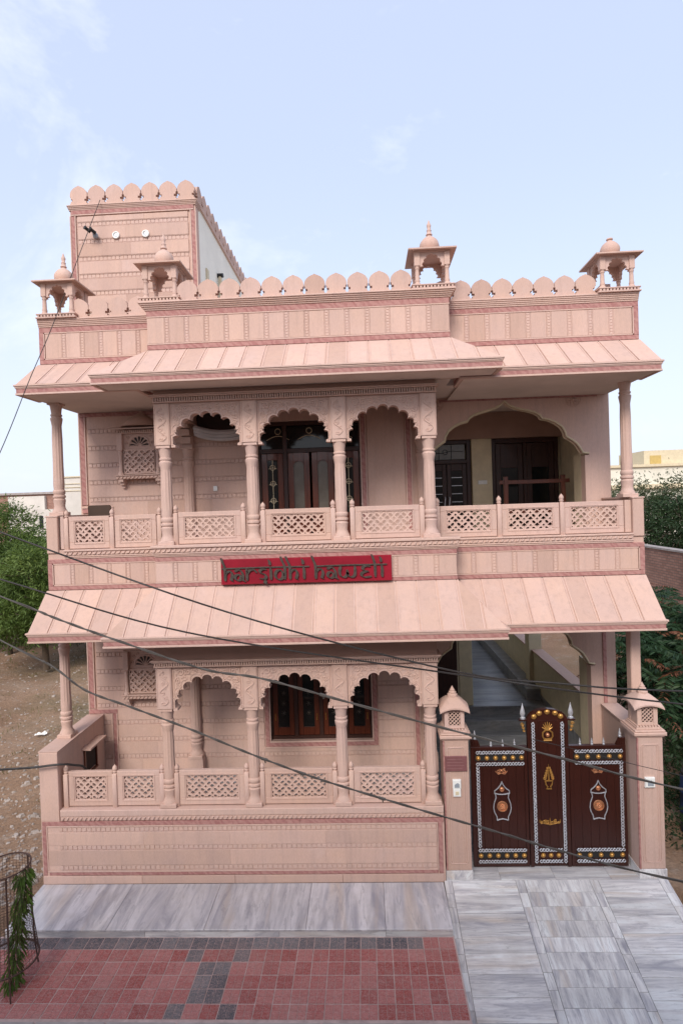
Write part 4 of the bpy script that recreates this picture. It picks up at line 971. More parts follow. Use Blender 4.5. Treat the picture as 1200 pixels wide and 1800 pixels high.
MB().box(1.32, 2.07, 11.70, 11.71, 6.51, 6.81).build('transom_pane', M['pane'], dd)
b = MB(); 
for xx in (1.55, 1.80): b.tube([(xx, 11.695, 6.51), (xx, 11.695, 6.81)], .006, 4)
b.tube([(1.33, 11.695, 6.66), (1.6, 11.695, 6.64), (1.8, 11.695, 6.68), (2.06, 11.695, 6.66)], .006, 4); b.tube([(1.675+.05*math.cos(k*.628), 11.695, 6.66+.05*math.sin(k*.628)) for k in range(11)], .006, 4); b.build('transom_leading', M['blackmetal'], dd)
sd = sub(house, 'sliding_door', (3.25, 11.7, 5.02))
f_ = MB().cbox(2.60, 2.68, 11.68, 11.78, 5.02, 6.89, .006).cbox(3.86, 3.94, 11.68, 11.78, 5.02, 6.89, .006).cbox(2.68, 3.86, 11.68, 11.78, 6.80, 6.89, .006).cbox(3.24, 3.31, 11.68, 11.78, 5.02, 6.80, .006); f_.build('door_frame', M['wooddark'], sd)
for a, b_ in ((2.69, 3.235), (3.315, 3.855)):
    MB().cbox(a, a+.1, 11.70, 11.75, 5.03, 6.79, .005).cbox(b_-.1, b_, 11.70, 11.75, 5.03, 6.79, .005).cbox(a+.1, b_-.1, 11.70, 11.75, 6.3, 6.79, .005).cbox(a+.1, b_-.1, 11.70, 11.75, 5.03, 5.25, .005).build('door_leaf', M['wooddark'], sd)
    MB().box(a+.09, b_-.09, 11.725, 11.73, 5.24, 6.31).build('pane', M['glass'], sd)
for x, y in ((2.39, 11.575),):
    MB().cbox(x-.09, x+.09, y-.02, y, 5.98, 6.06, .005).build('switch_plate', M['plastic'], house)
MB().cbox(-2.615, -2.545, 9.822, 9.846, 5.97, 6.06, .005).build('switch_plate', M['plastic'], house)
MB().cbox(4.005, 4.019, 10.55, 10.72, 5.98, 6.08, .004).build('switch_plate', M['plastic'], house)
MB().box(-2.84, -1.86, 9.76, 9.846, 7.00, 7.36).build('dark_recess_block', M['dark'], house)  # dark block standing in for the shaded recess above the blind
# grey rolled blind sagging under the verandah ceiling
b = MB(); n_ = 14
for q in range(3): b.tube([(-2.86+1.02*k/n_, 9.64+.02*q, 7.07-.11*math.sin(math.pi*k/n_)**.8-.05*q) for k in range(n_+1)], .045, 8)
b.build('rolled_blind', M['grey'], house)

# ground floor passage: steps, corridor, low side wall with pillars
ps = sub(house, 'passage', (2.6, 12.5, .1))
for k in range(4): MB().tbox(1.06, 4.02, 12.15+k*.27, 13.0+.3, .09+k*.225, .09+(k+1)*.225-.001, .008).build('step', M['marble_grey'], ps)
for k in range(6): MB().tbox(2.02, 3.62, 13.3+k*1.1, 13.3+(k+1)*1.1-.004, .93, .992, .003).build('marble_slab', M['marble_grey'], ps)
MB().box(3.62, 3.98, 13.3, 20, .5, 1.25).build('marble_dado', M['marble_grey'], ps)
MB().box(1.04, 2.02, 13.0, 13.3, .09, 4.48).build('passage_wall', M['cream'], ps)
MB().box(1.85, 2.02, 13.3, 20, .9, 4.48).build('passage_wall', M['cream'], ps)
MB().box(1.20, 1.98, 12.94, 12.999, .995, 3.25).build('passage_door', M['wooddark'], ps)
MB().box(1.04, 4.02, 19.9, 20.0, .5, 4.48).build('passage_dark_end', M['dark'], ps)  # dark sheet standing in for the unlit far end of the corridor
sw = MB().box(3.93, 4.13, 10.056, 13.80, .06, 2.0); sw.build('side_parapet', M['cream'], ps); MB().cbox(3.90, 4.16, 10.058, 13.82, 2.002, 2.035, .006).build('coping', M['stone'], ps)
MB().box(3.925, 3.929, 10.06, 13.8, .11, 1.12).build('marble_dado', M['marble_grey'], ps)
MB().box(3.93, 4.13, 14.16, 20, .06, 2.0).build('side_parapet', M['cream'], ps); MB().cbox(3.90, 4.16, 14.17, 20, 2.002, 2.035, .006).build('coping', M['stone'], ps)
MB().cbox(3.84, 4.14, 13.83, 14.15, .06, 4.49, .006).build('porch_pillar', M['cream'], ps)
MB().cbox(2.03, 2.33, 13.0, 13.31, 1.0, 4.49, .006).build('porch_pillar', M['cream'], ps)

# ------------------------------------------------------------------ name board
nb = thing('name_board', (-.88, 8.26, 4.55), 'crimson board lettered harsidhi haweli in dark Indic style capitals on balcony', 'sign')
MB().cbox(-2.12, .365, 8.225, 8.29, 4.545, 4.912, .006).build('board', M['boardred'], nb)
SCL = 2.485/1120
def bp(u, v): return (-2.12+u*SCL, 8.212, 4.545+v*SCL*1.06)
def arc(cx, cy, rx, ry, a0, a1, n=12): return [(cx+rx*math.cos(R(a0+(a1-a0)*k/n)), cy+ry*math.sin(R(a0+(a1-a0)*k/n))) for k in range(n+1)]
def letter_h(x, lean=-22): return [[(x+lean, 166), (x+lean+8, 140), (x-4, 118), (x, 98), (x+2, 60), (x, 24)], [(x, 62), (x+14, 80), (x+36, 84), (x+48, 66), (x+46, 44), (x+40, 28), (x+52, 22)]]
def letter_a(x): return [arc(x+22, 44, 20, 19, 40, 400, 16), [(x+2, 80), (x+20, 92), (x+42, 84), (x+54, 62), (x+54, 40), (x+58, 22), (x+70, 20)]]
def letter_i(x): return [[(x, 98), (x+2, 60), (x, 24)], [(x-12, 148), (x-5, 134), (x-7, 116)]]
words = [letter_h(28), letter_a(92), [[(172, 98), (174, 60), (172, 24)], [(174, 64), (188, 84), (212, 90), (228, 84), (234, 72)]],
         [[(300, 88), (276, 92), (258, 80), (266, 66), (292, 58), (300, 44), (286, 30), (258, 34)], [(284, 30), (296, 18), (288, 6), (304, -2)]],
         letter_i(330), [arc(386, 54, 26, 30, 30, 390, 18), [(398, 166), (406, 140), (420, 112), (424, 84), (422, 24)]],
         letter_h(456, -24), letter_i(548), letter_h(624), letter_a(700),
         [[(790, 96), (780, 66), (788, 36), (812, 28), (830, 46), (832, 74)], [(832, 60), (838, 34), (862, 28), (880, 44), (882, 96)]],
         [[(980, 90), (946, 94), (930, 80), (940, 66), (968, 60)], [(956, 60), (930, 54), (922, 36), (944, 24), (986, 30)]],
         [[(992, 164), (1000, 142), (1008, 118), (1012, 90), (1012, 24)]], letter_i(1056)]
for L in words:
    b = MB()
    for st in L:
        C = [Vector(bp(*q)) for q in st]; Q = []
        for i in range(len(C)-1):
            p0 = C[max(i-1, 0)]; p1 = C[i]; p2 = C[i+1]; p3 = C[min(i+2, len(C)-1)]
            for k in range(5): t_ = k/5; Q.append(.5*((2*p1)+(-p0+p2)*t_+(2*p0-5*p1+4*p2-p3)*t_*t_+(-p0+3*p1-3*p2+p3)*t_**3))
        Q.append(C[-1]); nb_v = Vector((.021, 0, -.010)); m_ = len(Q); V = []
        for i, q in enumerate(Q):
            f = min(1.0, .55+.45*min(i, m_-1-i)/2.0)
            for yy, sg in ((-.012, 1), (-.012, -1), (.013, -1), (.013, 1)): V.append((q.x+nb_v.x*sg*f, q.y+yy, q.z+nb_v.z*sg*f))
        b.add(V, [(i*4+k, i*4+(k+1) % 4, (i+1)*4+(k+1) % 4, (i+1)*4+k) for i in range(m_-1) for k in range(4)]+[(3, 2, 1, 0), tuple((m_-1)*4+k for k in range(4))])
        b.tube([(q.x, q.y+.002, q.z) for q in Q], .0095, 6)
    b.build('letter', M['letter'], nb, smooth=30)
for a, b_ in ((8, 585), (628, 1090)): MB().tube([bp(a, 100), bp((a+b_)/2, 102), bp(b_, 100)], .0125, 6, flat=.75).build('headline', M['letter'], nb)

# ------------------------------------------------------------------ gate posts with stone lanterns
def gate_pillar(x0, x1, label, y0=8.345, ztop=2.16):
    g = thing('gate_pillar', ((x0+x1)/2, y0+.18, .1), label, 'pillar', 'stone gate pillars with carved lanterns'); d = y1 = y0+.38; xc = (x0+x1)/2; yc = (y0+y1)/2
    MB().cbox(x0-.012, x1+.012, y0-.012, y1+.01, .095, .235, .004).build('marble_base', M['marble_y'], g)
    MB().cbox(x0, x1, y0, y1, .236, ztop, .010).build('shaft', M['stone'], g)
    w = x1-x0; b = MB()
    for q in (.055, .085):
        P = [(x0+q+.02, y0-.001, .34), (x0+q, y0-.001, .36+q*.3), (x0+q, y0-.001, ztop-.12-q*.3), (x0+q+.02, y0-.001, ztop-.09-q*.3), (x1-q-.02, y0-.001, ztop-.09-q*.3), (x1-q, y0-.001, ztop-.12-q*.3), (x1-q, y0-.001, .36+q*.3), (x1-q-.02, y0-.001, .34)]
        b.tube([(p_[0], p_[1]-.002, p_[2]) for p_ in P+[P[0]]], .0075, 5)
    b.build('panel_moulding', M['stone_lt'], g)
    MB().cbox(x0-.001, x0+.022, y0-.008, y0+.02, .24, ztop-.01, .004).build('corner_strip', M['stone_red'], g)
    b = MB()
    for k, (o, h0, h1) in enumerate(((.02, 0, .025), (.045, .026, .075), (.03, .076, .10))): b.cbox(x0-o, x1+o, y0-o, y1+o, ztop+h0, ztop+h1, .010)
    b.build('capping', M['stone'], g)
    zb = ztop+.101; s = .145
    b = MB().cbox(xc-s-.03, xc+s+.03, yc-s-.03, yc+s+.03, zb, zb+.03, .004); teeth(b, xc-s-.025, xc+s+.025, yc-s-.028, yc+s+.02, zb+.031, zb+.05, .04); b.build('lantern_base', M['stone_lt'], g)
    zl_ = zb+.05; h = .30
    b = MB()
    for sx in (-1, 1):
        for sy in (-1, 1): b.cbox(xc+sx*(s-.03)-.03, xc+sx*(s-.03)+.03, yc+sy*(s-.03)-.03, yc+sy*(s-.03)+.03, zl_, zl_+h, .004)
    for sy in (-1, 1): b.cbox(xc-s+.06, xc+s-.06, yc+sy*(s-.02)-.015, yc+sy*(s-.02)+.015, zl_, zl_+.04, .003); b.cbox(xc-s+.06, xc+s-.06, yc+sy*(s-.02)-.015, yc+sy*(s-.02)+.015, zl_+h-.05, zl_+h, .003)
    for sx in (-1, 1): b.box(xc+sx*(s-.02)-.015, xc+sx*(s-.02)+.015, yc-s+.06, yc+s-.06, zl_, zl_+h)
    b.build('lantern_body', M['stone_lt'], g)
    jm = MB(); N = 8; p_ = .056
    for r in range(0, 10):
        for c in range(-3, 4):
            cx = (c+(.5 if r % 2 else 0))*p_; cz = .045+r*p_/2
            if abs(cx) > .09 or cz > .25: continue
            vo = []; vi = []
            for k in range(N):
                a = 2*math.pi*k/N; ro = (p_/2)/(abs(math.cos(a))+abs(math.sin(a))); vo.append((xc+cx+ro*math.cos(a), zl_+cz+ro*math.sin(a))); vi.append((xc+cx+min(.021, ro*.80)*math.cos(a), zl_+cz+min(.021, ro*.80)*math.sin(a)))
            yy = yc-s+.018; jm.add([(x, yy, z) for x, z in vo]+[(x, yy, z) for x, z in vi]+[(x, yy+.02, z) for x, z in vi], [q for k in range(N) for q in ((k, (k+1)%N, N+(k+1)%N, N+k), (N+k, N+(k+1)%N, 2*N+(k+1)%N, 2*N+k))])
    jm.build('lantern_screen', M['stone_lt'], g)
    MB().box(xc-.105, xc+.105, yc-.085, yc+.085, zl_, zl_+h-.02).build('lantern_dark_fill', M['dark'], g)  # dark block that gives the screen holes their inner shade
    # bangla roof: curved eaves
    V = []; n_ = 14; e = s+.07; zt = zl_+h
    for jj in range(n_+1):
        for ii in range(n_+1):
            u, v_ = -1+2*ii/n_, -1+2*jj/n_; m_ = max(abs(u), abs(v_)); arch = .06*(1-u*u) if abs(v_) >= abs(u) else .06*(1-v_*v_)
            V.append((xc+e*u, yc+e*v_, zt-.035+arch*m_**2+.05*(1-m_**2)+.150*(1-m_**1.35)))
    nn = (n_+1)**2; V += [(x, y, z-.022) for x, y, z in V]; W_ = n_+1
    F = [(q*W_+i, q*W_+i+1, (q+1)*W_+i+1, (q+1)*W_+i) for q in range(n_) for i in range(n_)]; F += [tuple(nn+a for a in f[::-1]) for f in F]
    bd = list(range(W_)) + [q*W_+n_ for q in range(1, W_)] + [n_*W_+i for i in range(n_-1, -1, -1)] + [q*W_ for q in range(n_-1, 0, -1)]
    F += [(bd[k], nn+bd[k], nn+bd[(k+1) % len(bd)], bd[(k+1) % len(bd)]) for k in range(len(bd))]
    MB().add(V, F).build('lantern_roof', M['stone_lt'], g, smooth=35)
    zt2 = zt+.165; MB().lathe(xc, yc, [(.075, zt2-.03), (.08, zt2), (.055, zt2+.02), (.06, zt2+.035), (.035, zt2+.055), (.04, zt2+.065), (.022, zt2+.09), (.004, zt2+.125)], 14, flute=.12, fl_rng=(zt2-.01, zt2+.05)).build('finial', M['stone_lt'], g, smooth=40)
    return g
gpl = gate_pillar(1.035, 1.405, 'pink gate pillar with dark name plate, left of the brown gate')
gpr = gate_pillar(3.815, 4.185, 'pink gate pillar without a plate, right of the brown gate')
MB().cbox(1.055, 1.372, 8.318, 8.343, 1.71, 1.93, .004).build('name_plate', M['plate'], gpl)
b = MB()
for k in range(4): b.box(1.085, 1.345-random.uniform(0, .06), 8.316, 8.319, 1.75+k*.045, 1.756+k*.045)
b.build('plate_ruling', M['plateline'], gpl)
ib = thing('intercom_box', (1.215, 8.33, 1.36), 'white doorbell and switch box under the dark plate on pillar', 'switch box')
MB().cbox(1.155, 1.275, 8.305, 8.343, 1.455, 1.59, .006).cbox(1.16, 1.27, 8.31, 8.343, 1.34, 1.452, .006).build('housing', M['plastic'], ib); MB().prism([(1.18, 1.48), (1.25, 1.48), (1.25, 1.53), (1.225, 1.55), (1.18, 1.52)], 8.300, 8.306).build('cover_window', M['greyplastic'], ib)
MB().cbox(1.19, 1.24, 8.303, 8.312, 1.37, 1.42, .003).build('button', M['cream'], ib)
ib = thing('socket_box', (3.97, 8.33, 1.40), 'square white socket box halfway up the right gate pillar', 'switch box')
MB().cbox(3.905, 4.045, 8.305, 8.343, 1.44, 1.585, .008).build('housing', M['plastic'], ib); MB().prism([(3.94, 1.47), (4.02, 1.47), (4.02, 1.52), (3.99, 1.55), (3.94, 1.53)], 8.300, 8.306).build('cover_window', M['greyplastic'], ib)

# ------------------------------------------------------------------ the gate: two leaves and a tall arched wicket between
GY = 8.62
def scroll_strip(b, xa, za, xb, zb, w=.055, amp=.021):
    L = math.hypot(xb-xa, zb-za); n = max(8, int(L/.012)); ux, uz = (xb-xa)/L, (zb-za)/L; per = .088
    for ph in (0, math.pi):
        b.tube([(xa+ux*L*k/n - uz*amp*math.sin(2*math.pi*L*k/n/per+ph), GY-.040-.006*math.cos(2*math.pi*L*k/n/per+ph), za+uz*L*k/n + ux*amp*math.sin(2*math.pi*L*k/n/per+ph)) for k in range(n+1)], .0068, 5)
    m = int(L/.035)
    for k in range(m): 
        t_ = (k+.5)/m*L; s = .020*(1 if k % 2 else -1); b.ball(xa+ux*t_-uz*s, GY-.038, za+uz*t_+ux*s, .0075, 6, 4)
def stud(par, x, z, r=.031):
    b = MB().dome_front(x, GY-.030, z, r, .030, 14, 5); b.tube([(x+r*1.02*math.cos(k*math.pi/8), GY-.031, z+r*1.02*math.sin(k*math.pi/8)) for k in range(17)], .004, 5); b.build('gold_stud', M['gold'], par, smooth=50)
def finial_s(par, x, z, s=1.0): MB().lathe(x, GY, [(.022*s, z), (.024*s, z+.02*s), (.012*s, z+.03*s), (.020*s, z+.045*s), (.022*s, z+.06*s), (.010*s, z+.085*s), (.012*s, z+.095*s), (.002*s, z+.13*s)], 8).build('finial', M['silver'], par, smooth=50)
def leaf_gate(x0, x1, z0, z1, label, studs, mirror):
    g = thing('gate_leaf', ((x0+x1)/2, GY, z0), label, 'gate', 'leaves of the brown metal gate')
    f = MB().cbox(x0, x0+.05, GY-.03, GY+.03, z0, z1, .004).cbox(x1-.045, x1, GY-.03, GY+.03, z0, z1, .004).cbox(x0+.05, x1-.045, GY-.03, GY+.03, z0, z0+.045, .004).cbox(x0+.05, x1-.045, GY-.03, GY+.03, z1-.045, z1, .004); f.build('frame', M['brownmetal'], g)
    n_ = 6; p_ = (x1-x0-.095)/n_
    for k in range(n_): MB().cbox(x0+.05+k*p_+.001, x0+.05+(k+1)*p_-.001, GY-.016, GY+.010, z0+.045, z1-.045, .003).build('sheet_panel', M['brownmetal'], g)
    b = MB(); a, c = x0+.075, x1-.05
    for z in (z1-.082, z1-.255, z0+.255, z0+.085): scroll_strip(b, a, z, c, z)
    xs_ = x1-.075 if mirror else x0+.10
    scroll_strip(b, xs_, z0+.30, xs_, z1-.29); b.build('scroll_border', M['silver'], g)
    for zz in (z1-.168, z0+.170):
        MB().box(a-.01, c, GY-.028, GY-.015, zz-.045, zz+.045).build('stud_strip', M['blackmetal'], g)
        for k in range(studs): stud(g, a+.035+(c-a-.07)*k/(studs-1), zz)
    xc = (x0+x1)/2+(.0 if mirror else .03); zt = z1-.37
    b = MB()
    for s in (-1, 1): b.tube(spiral(xc+s*.042, zt, .034, GY-.024, s, 1.4, 1.2), .008, 5); b.tube([(xc, GY-.024, zt-.03), (xc+s*.05, GY-.024, zt-.045), (xc+s*.088, GY-.024, zt)], .007, 5)
    b.ball(xc, GY-.024, zt+.01, .016, 8, 5); b.build('lotus_ornament', M['copper'], g)
    # urn drawn in bright wire
    zu_ = z1-.53; P = [(0, 0), (.02, -.05), (.06, -.10), (.108, -.135), (.112, -.175), (.098, -.19), (.09, -.24), (.122, -.33), (.130, -.40), (.118, -.46), (.085, -.53), (.082, -.585)]
    b = MB(); b.tube([(xc+u, GY-.024, zu_+v) for u, v in P] , .0085, 6); b.tube([(xc-u, GY-.024, zu_+v) for u, v in P], .0085, 6)
    b.tube([(xc-.108, GY-.024, zu_-.175), (xc-.05, GY-.024, zu_-.19), (xc, GY-.024, zu_-.193), (xc+.05, GY-.024, zu_-.19), (xc+.108, GY-.024, zu_-.175)], .0085, 6)
    b.tube([(xc-.082, GY-.024, zu_-.585), (xc-.05, GY-.024, zu_-.572), (xc, GY-.024, zu_-.562), (xc+.05, GY-.024, zu_-.572), (xc+.082, GY-.024, zu_-.585)], .0085, 6); b.build('urn_outline', M['silver'], g, smooth=60)
    b = MB().dome_front(xc, GY-.018, zu_-.115, .030, .02); b.tube([(xc+.032*math.cos(k*.52), GY-.022, zu_-.115+.032*math.sin(k*.52)) for k in range(13)], .005, 5)
    b.build('small_disc', M['copper'], g, smooth=50)
    b = MB().dome_front(xc, GY-.016, zu_-.375, .078, .018, 20, 5); b.tube([(xc+.072*math.cos(k*.314), GY-.028, zu_-.375+.072*math.sin(k*.314)) for k in range(21)], .010, 6); b.build('large_disc', M['copper'], g, smooth=50)
    b = MB()
    for k in range(8): a_ = k*math.pi/4; b.ball(xc+.028*math.cos(a_), GY-.036, zu_-.375+.028*math.sin(a_), .014, 7, 5)
    b.ball(xc, GY-.038, zu_-.375, .017, 8, 5); b.build('flower_boss', M['copper'], g, smooth=60)
    # top: stepped end block and small silver finials
    xe = (x0, x0+.14) if not mirror else (x1-.14, x1)
    pt = [(xe[0], z1), (xe[1], z1), (xe[1], z1+.03), (xe[1]-.03, z1+.10), (xe[0], z1+.11)] if not mirror else [(xe[0], z1), (xe[1], z1), (xe[1], z1+.11), (xe[0]+.05, z1+.10), (xe[0]+.02, z1+.04)]
    e = MB().prism([(p[0], p[1]+.001) for p in pt], GY-.02, GY+.02)
    for k in range(5): xx = xe[0]+.02+k*.024; e.box(xx, xx+.008, GY-.027, GY-.0195, z1+.012, z1+.085)
    e.build('end_crest', M['brownmetal'], g); finial_s(g, (xe[0]+xe[1])/2, z1+.113)
    for k in range(3): finial_s(g, (x0+.31+k*.175) if not mirror else (x1-.31-k*.175), z1+.001, .8)
    return g
leaf_gate(1.475, 2.315, .128, 1.945, 'left leaf of the brown metal gate, six gold studs a row', 6, False)
leaf_gate(2.935, 3.765, .128, 1.945, 'right leaf of the brown metal gate, five gold studs a row', 5, True)
x0, x1, z0, zs = 2.325, 2.925, .128, 2.33
g = thing('gate_leaf', ((x0+x1)/2, GY, z0), 'tall arch topped centre leaf of the brown metal gate', 'gate', 'leaves of the brown metal gate')
xc = (x0+x1)/2; hw = (x1-x0)/2
def top_arc(q, n=14): return [(xc+(hw-q)*math.cos(math.pi*k/n), zs+(.175-q*.4)*math.sin(math.pi*k/n)) for k in range(n+1)]
o_ = top_arc(0); i_ = top_arc(.05)
MB().prism([(x0, z0), (x0+.05, z0), (x0+.05, zs)] + i_[::-1][1:-1] + [(x1-.05, zs), (x1-.05, z0), (x1, z0)] + o_, GY-.035, GY+.035).build('frame', M['brownmetal'], g)
n_ = 4; p_ = (x1-x0-.1)/n_
for k in range(n_): MB().cbox(x0+.05+k*p_+.001, x0+.05+(k+1)*p_-.001, GY-.018, GY+.01, z0+.001, zs-.001, .003).build('sheet_panel', M['brownmetal'], g)
MB().prism(i_, GY-.018, GY+.01).build('arch_panel', M['brownmetal'], g)
b = MB(); scroll_strip(b, x0+.085, z0+.06, x0+.085, zs-.02); scroll_strip(b, x1-.085, z0+.06, x1-.085, zs-.02); scroll_strip(b, x0+.13, z0+.255, x1-.13, z0+.255); scroll_strip(b, x0+.13, z0+.085, x1-.13, z0+.085); b.build('scroll_border', M['silver'], g)
for k in range(3): stud(g, x0+.185+.115*k, z0+.170)
for k in range(5): a = R(25+32.5*k); stud(g, xc+(hw-.085)*math.cos(a)*1.02, zs+.015+.118*math.sin(a), .038)
def ornament(z, kind):
    b = MB(); y = GY-.026
    if kind == 'pot':
        b.tube([(xc+u, y, z+v) for u, v in ((-.05, -.13), (-.075, -.09), (-.07, -.03), (-.03, 0), (.03, 0), (.07, -.03), (.075, -.09), (.05, -.13), (-.05, -.13))], .012, 6)
        for k in range(7): a = R(20+140*k/6); b.tube([(xc, y, z), (xc+.06*math.cos(a), y-.006, z+.07*math.sin(a)+.01), (xc+.085*math.cos(a), y, z+.12*math.sin(a)+.01)], .014, 6, r1=.004)
        b.tube([(xc-.06, y, z-.15), (xc+.06, y, z-.15)], .012, 6)
    elif kind == 'bouquet':
        for k in range(5):
            for s in (-1, 1): b.tube(spiral(xc+s*(.018+.012*(4-k)*.9), z+.02+k*.038, .026-.003*k, y, s, 1.3, 1.0), .008, 5)
        b.tube([(xc, y, z-.02), (xc, y, z+.23)], .012, 6, r1=.003)
        b.tube([(xc-.055, y, z-.02), (xc-.045, y, z-.07), (xc-.02, y, z-.11), (xc-.04, y, z-.14), (xc+.04, y, z-.14), (xc+.02, y, z-.11), (xc+.045, y, z-.07), (xc+.055, y, z-.02), (xc-.055, y, z-.02)], .011, 6)
    else:
        for s in (-1, 1):
            for k in range(3): b.tube(spiral(xc+s*(.035+.045*k), z+(.012 if k % 2 else -.008), .030-.005*k, y, s*(1 if k % 2 else -1), 1.3, 1.0), .008, 5)
            b.tube([(xc, y, z-.04), (xc+s*.08, y, z-.025), (xc+s*.155, y, z), (xc+s*.15, y, z+.03)], .007, 5)
        b.tube([(xc, y, z-.045), (xc, y, z+.06)], .011, 5, r1=.004)
    return b
ornament(2.18, 'pot').build('pot_ornament', M['gold'], g, smooth=60); MB().ball(xc, GY-.028, 2.115, .032, 8, 5).build('pot_belly', M['copper'], g, smooth=60)
ornament(1.44, 'bouquet').build('bouquet_ornament', M['gold'], g, smooth=60); ornament(.80, 'scroll').build('scroll_ornament', M['gold'], g, smooth=60)
for s in (-1, 1):
    x = xc+s*(hw+.055); MB().cbox(x-.06, x+.06, GY-.03, GY+.03, zs-.005, zs+.02, .003).build('shoulder', M['brownmetal'], g)
    MB().lathe(x, GY, [(.034, zs+.02), (.04, zs+.04), (.022, zs+.055), (.032, zs+.075), (.040, zs+.105), (.030, zs+.15), (.016, zs+.20), (.002, zs+.26)], 8, flute=.2, fl_rng=(zs+.06, zs+.19)).build('finial', M['silver'], g, smooth=40)
    b = MB()
    for k in range(3): b.tube(spiral(x-s*.012*k+s*.015, zs-.05-.05*k, .028-.005*k, GY-.02, s, 1.3), .008, 5)
    b.build('bracket_scroll', M['gold'], g)
MB().tube([(x0+.085, GY-.05, 1.10), (x0+.085, GY-.062, 1.13), (x0+.085, GY-.05, 1.16)], .016, 6).build('latch', M['silver'], g)

# ------------------------------------------------------------------ small things on the house
cc = thing('security_camera', (-4.6, 9.8, 10.5), 'dark twin head security light on the tower wall', 'camera')
MB().tube([(-4.52, 9.84, 10.50), (-4.53, 9.74, 10.51)], .022, 6).ball(-4.52, 9.80, 10.49, .05, 8, 6).build('bracket', M['greyplastic'], cc, smooth=60)
for (x, z) in ((-4.64, 10.60), (-4.55, 10.575)): MB().tube([(x+.06, 9.74, z-.07), (x+.03, 9.70, z-.05), (x+.01, 9.66, z-.035)], .028, 10).tube([(x+.01, 9.66, z-.035), (x+.004, 9.648, z-.031)], .034, 10).build('lamp_head', M['blackmetal'], cc, smooth=50)
ch = thing('cane_chair', (-4.42, 9.5, 5.02), 'dark brown chair back showing above the upper left railing', 'chair')
MB().tbox(-4.62, -4.22, 9.35, 9.75, 5.38, 5.43, .01).build('seat', M['chairdark'], ch)
pts = [(-4.60, 5.55), (-4.24, 5.55), (-4.23, 5.76), (-4.25, 5.785), (-4.59, 5.785), (-4.61, 5.76)]; MB().prism(pts, 9.33, 9.37).build('backrest', M['chairdark'], ch)
for sx in (-4.60, -4.24):
    for sy in (9.36, 9.73): MB().tube([(sx, sy, 5.022), (sx, sy, 5.56 if sy < 9.5 else 5.40)], .018, 6).build('leg', M['chairdark'], ch)
sw_ = thing('wooden_bench', (3.2, 10.9, 5.02), 'dark wooden swing bench behind the big upper arch', 'bench')
MB().cbox(2.50, 3.78, 10.62, 10.66, 5.94, 6.01, .006).build('top_rail', M['wood'], sw_)
MB().tbox(2.50, 3.78, 10.64, 11.1, 5.40, 5.45, .006).build('seat', M['wood'], sw_)
for x in (2.62, 3.66): MB().cbox(x-.04, x+.04, 10.615, 10.665, 5.022, 6.08, .006).build('post', M['wood'], sw_)
for x in (2.62, 3.66): MB().cbox(x-.03, x+.03, 11.02, 11.08, 5.022, 5.40, .006).build('leg', M['wood'], sw_)

# ------------------------------------------------------------------ overhead cables
def cable(pts, r, mat, label, clips=(), sag=.0, name='overhead_cable', twist=0.0):
    P = [Vector(p) for p in pts]; Q = []
    for i in range(len(P)-1):          # catmull-rom
        p0 = P[max(i-1, 0)]; p1 = P[i]; p2 = P[i+1]; p3 = P[min(i+2, len(P)-1)]
        for k in range(8):
            t_ = k/8; Q.append(.5*((2*p1)+(-p0+p2)*t_+(2*p0-5*p1+4*p2-p3)*t_*t_+(-p0+3*p1-3*p2+p3)*t_**3))
    Q.append(P[-1]); c = thing(name, tuple(P[0]), label, 'cable')
    if twist:
        for ph in (0, math.pi):
            MB().tube([(q.x, q.y+.4*twist*math.cos(i*1.1+ph), q.z+twist*math.sin(i*1.1+ph)) for i, q in enumerate(Q)], r, 6).build('strand', mat, c, smooth=60)
    else: MB().tube([tuple(q) for q in Q], r, 6).build('wire', mat, c, smooth=60)
    for (i, s) in clips:
        q = Q[i]; MB().tube([tuple(q+Vector((-s, 0, s*.3))), tuple(q+Vector((s, 0, -s*.3)))], r*2.1, 6).tube([tuple(q), tuple(q+Vector((s*.3, 0, -s*1.2)))], r*.8, 5).build('clip', M['cablegrey'], c)
    return c
cable([(-7.5, 6.6, 6.74), (-4.338, 6.6, 5.468), (-1.641, 6.6, 4.442), (.923, 6.6, 3.704), (2.2, 6.6, 3.52), (3.553, 6.6, 3.407), (8.0, 6.6, 3.2)], .0105, M['cable'], 'black overhead cable, uppermost of those crossing the balcony front')
cable([(-8.0, 6.8, 6.0), (-4.494, 6.8, 4.883), (-2.186, 6.8, 4.169), (1.017, 6.8, 3.596), (3.657, 6.8, 3.185), (8.0, 6.8, 2.7)], .0105, M['cable'], 'thin black overhead cable crossing the lower stone awning, second from top')
cable([(-6.5, 5.6, 5.95), (-3.708, 5.6, 4.846), (-3.12, 5.6, 4.60), (-2.496, 5.6, 4.36), (-1.65, 5.6, 4.06), (-1.074, 5.6, 3.955), (-.25, 5.6, 3.71), (.71, 5.6, 3.428), (1.85, 5.6, 3.11), (2.991, 5.6, 2.791), (6.5, 5.6, 1.95)], .0080, M['cablegrey'], 'thick grey twisted overhead cable crossing in front of the lower arches', clips=((46, .03), (58, .022)), twist=.007)
cable([(-6.5, 5.2, 6.1), (-3.46, 5.2, 4.491), (-2.978, 5.2, 4.239), (-2.661, 5.2, 4.002), (-2.234, 5.2, 3.834), (-1.705, 5.2, 3.627), (-1.127, 5.2, 3.379), (-.65, 5.2, 3.19), (-.293, 5.2, 3.066), (.481, 5.2, 2.82), (1.15, 5.2, 2.615), (1.753, 5.2, 2.426), (2.756, 5.2, 2.16), (6.0, 5.2, 1.45)], .0070, M['cablegrey'], 'grey overhead cable with clips, lowest across the front railing', clips=((50, .03), (56, .03), (68, .03), (84, .022)), twist=.006)
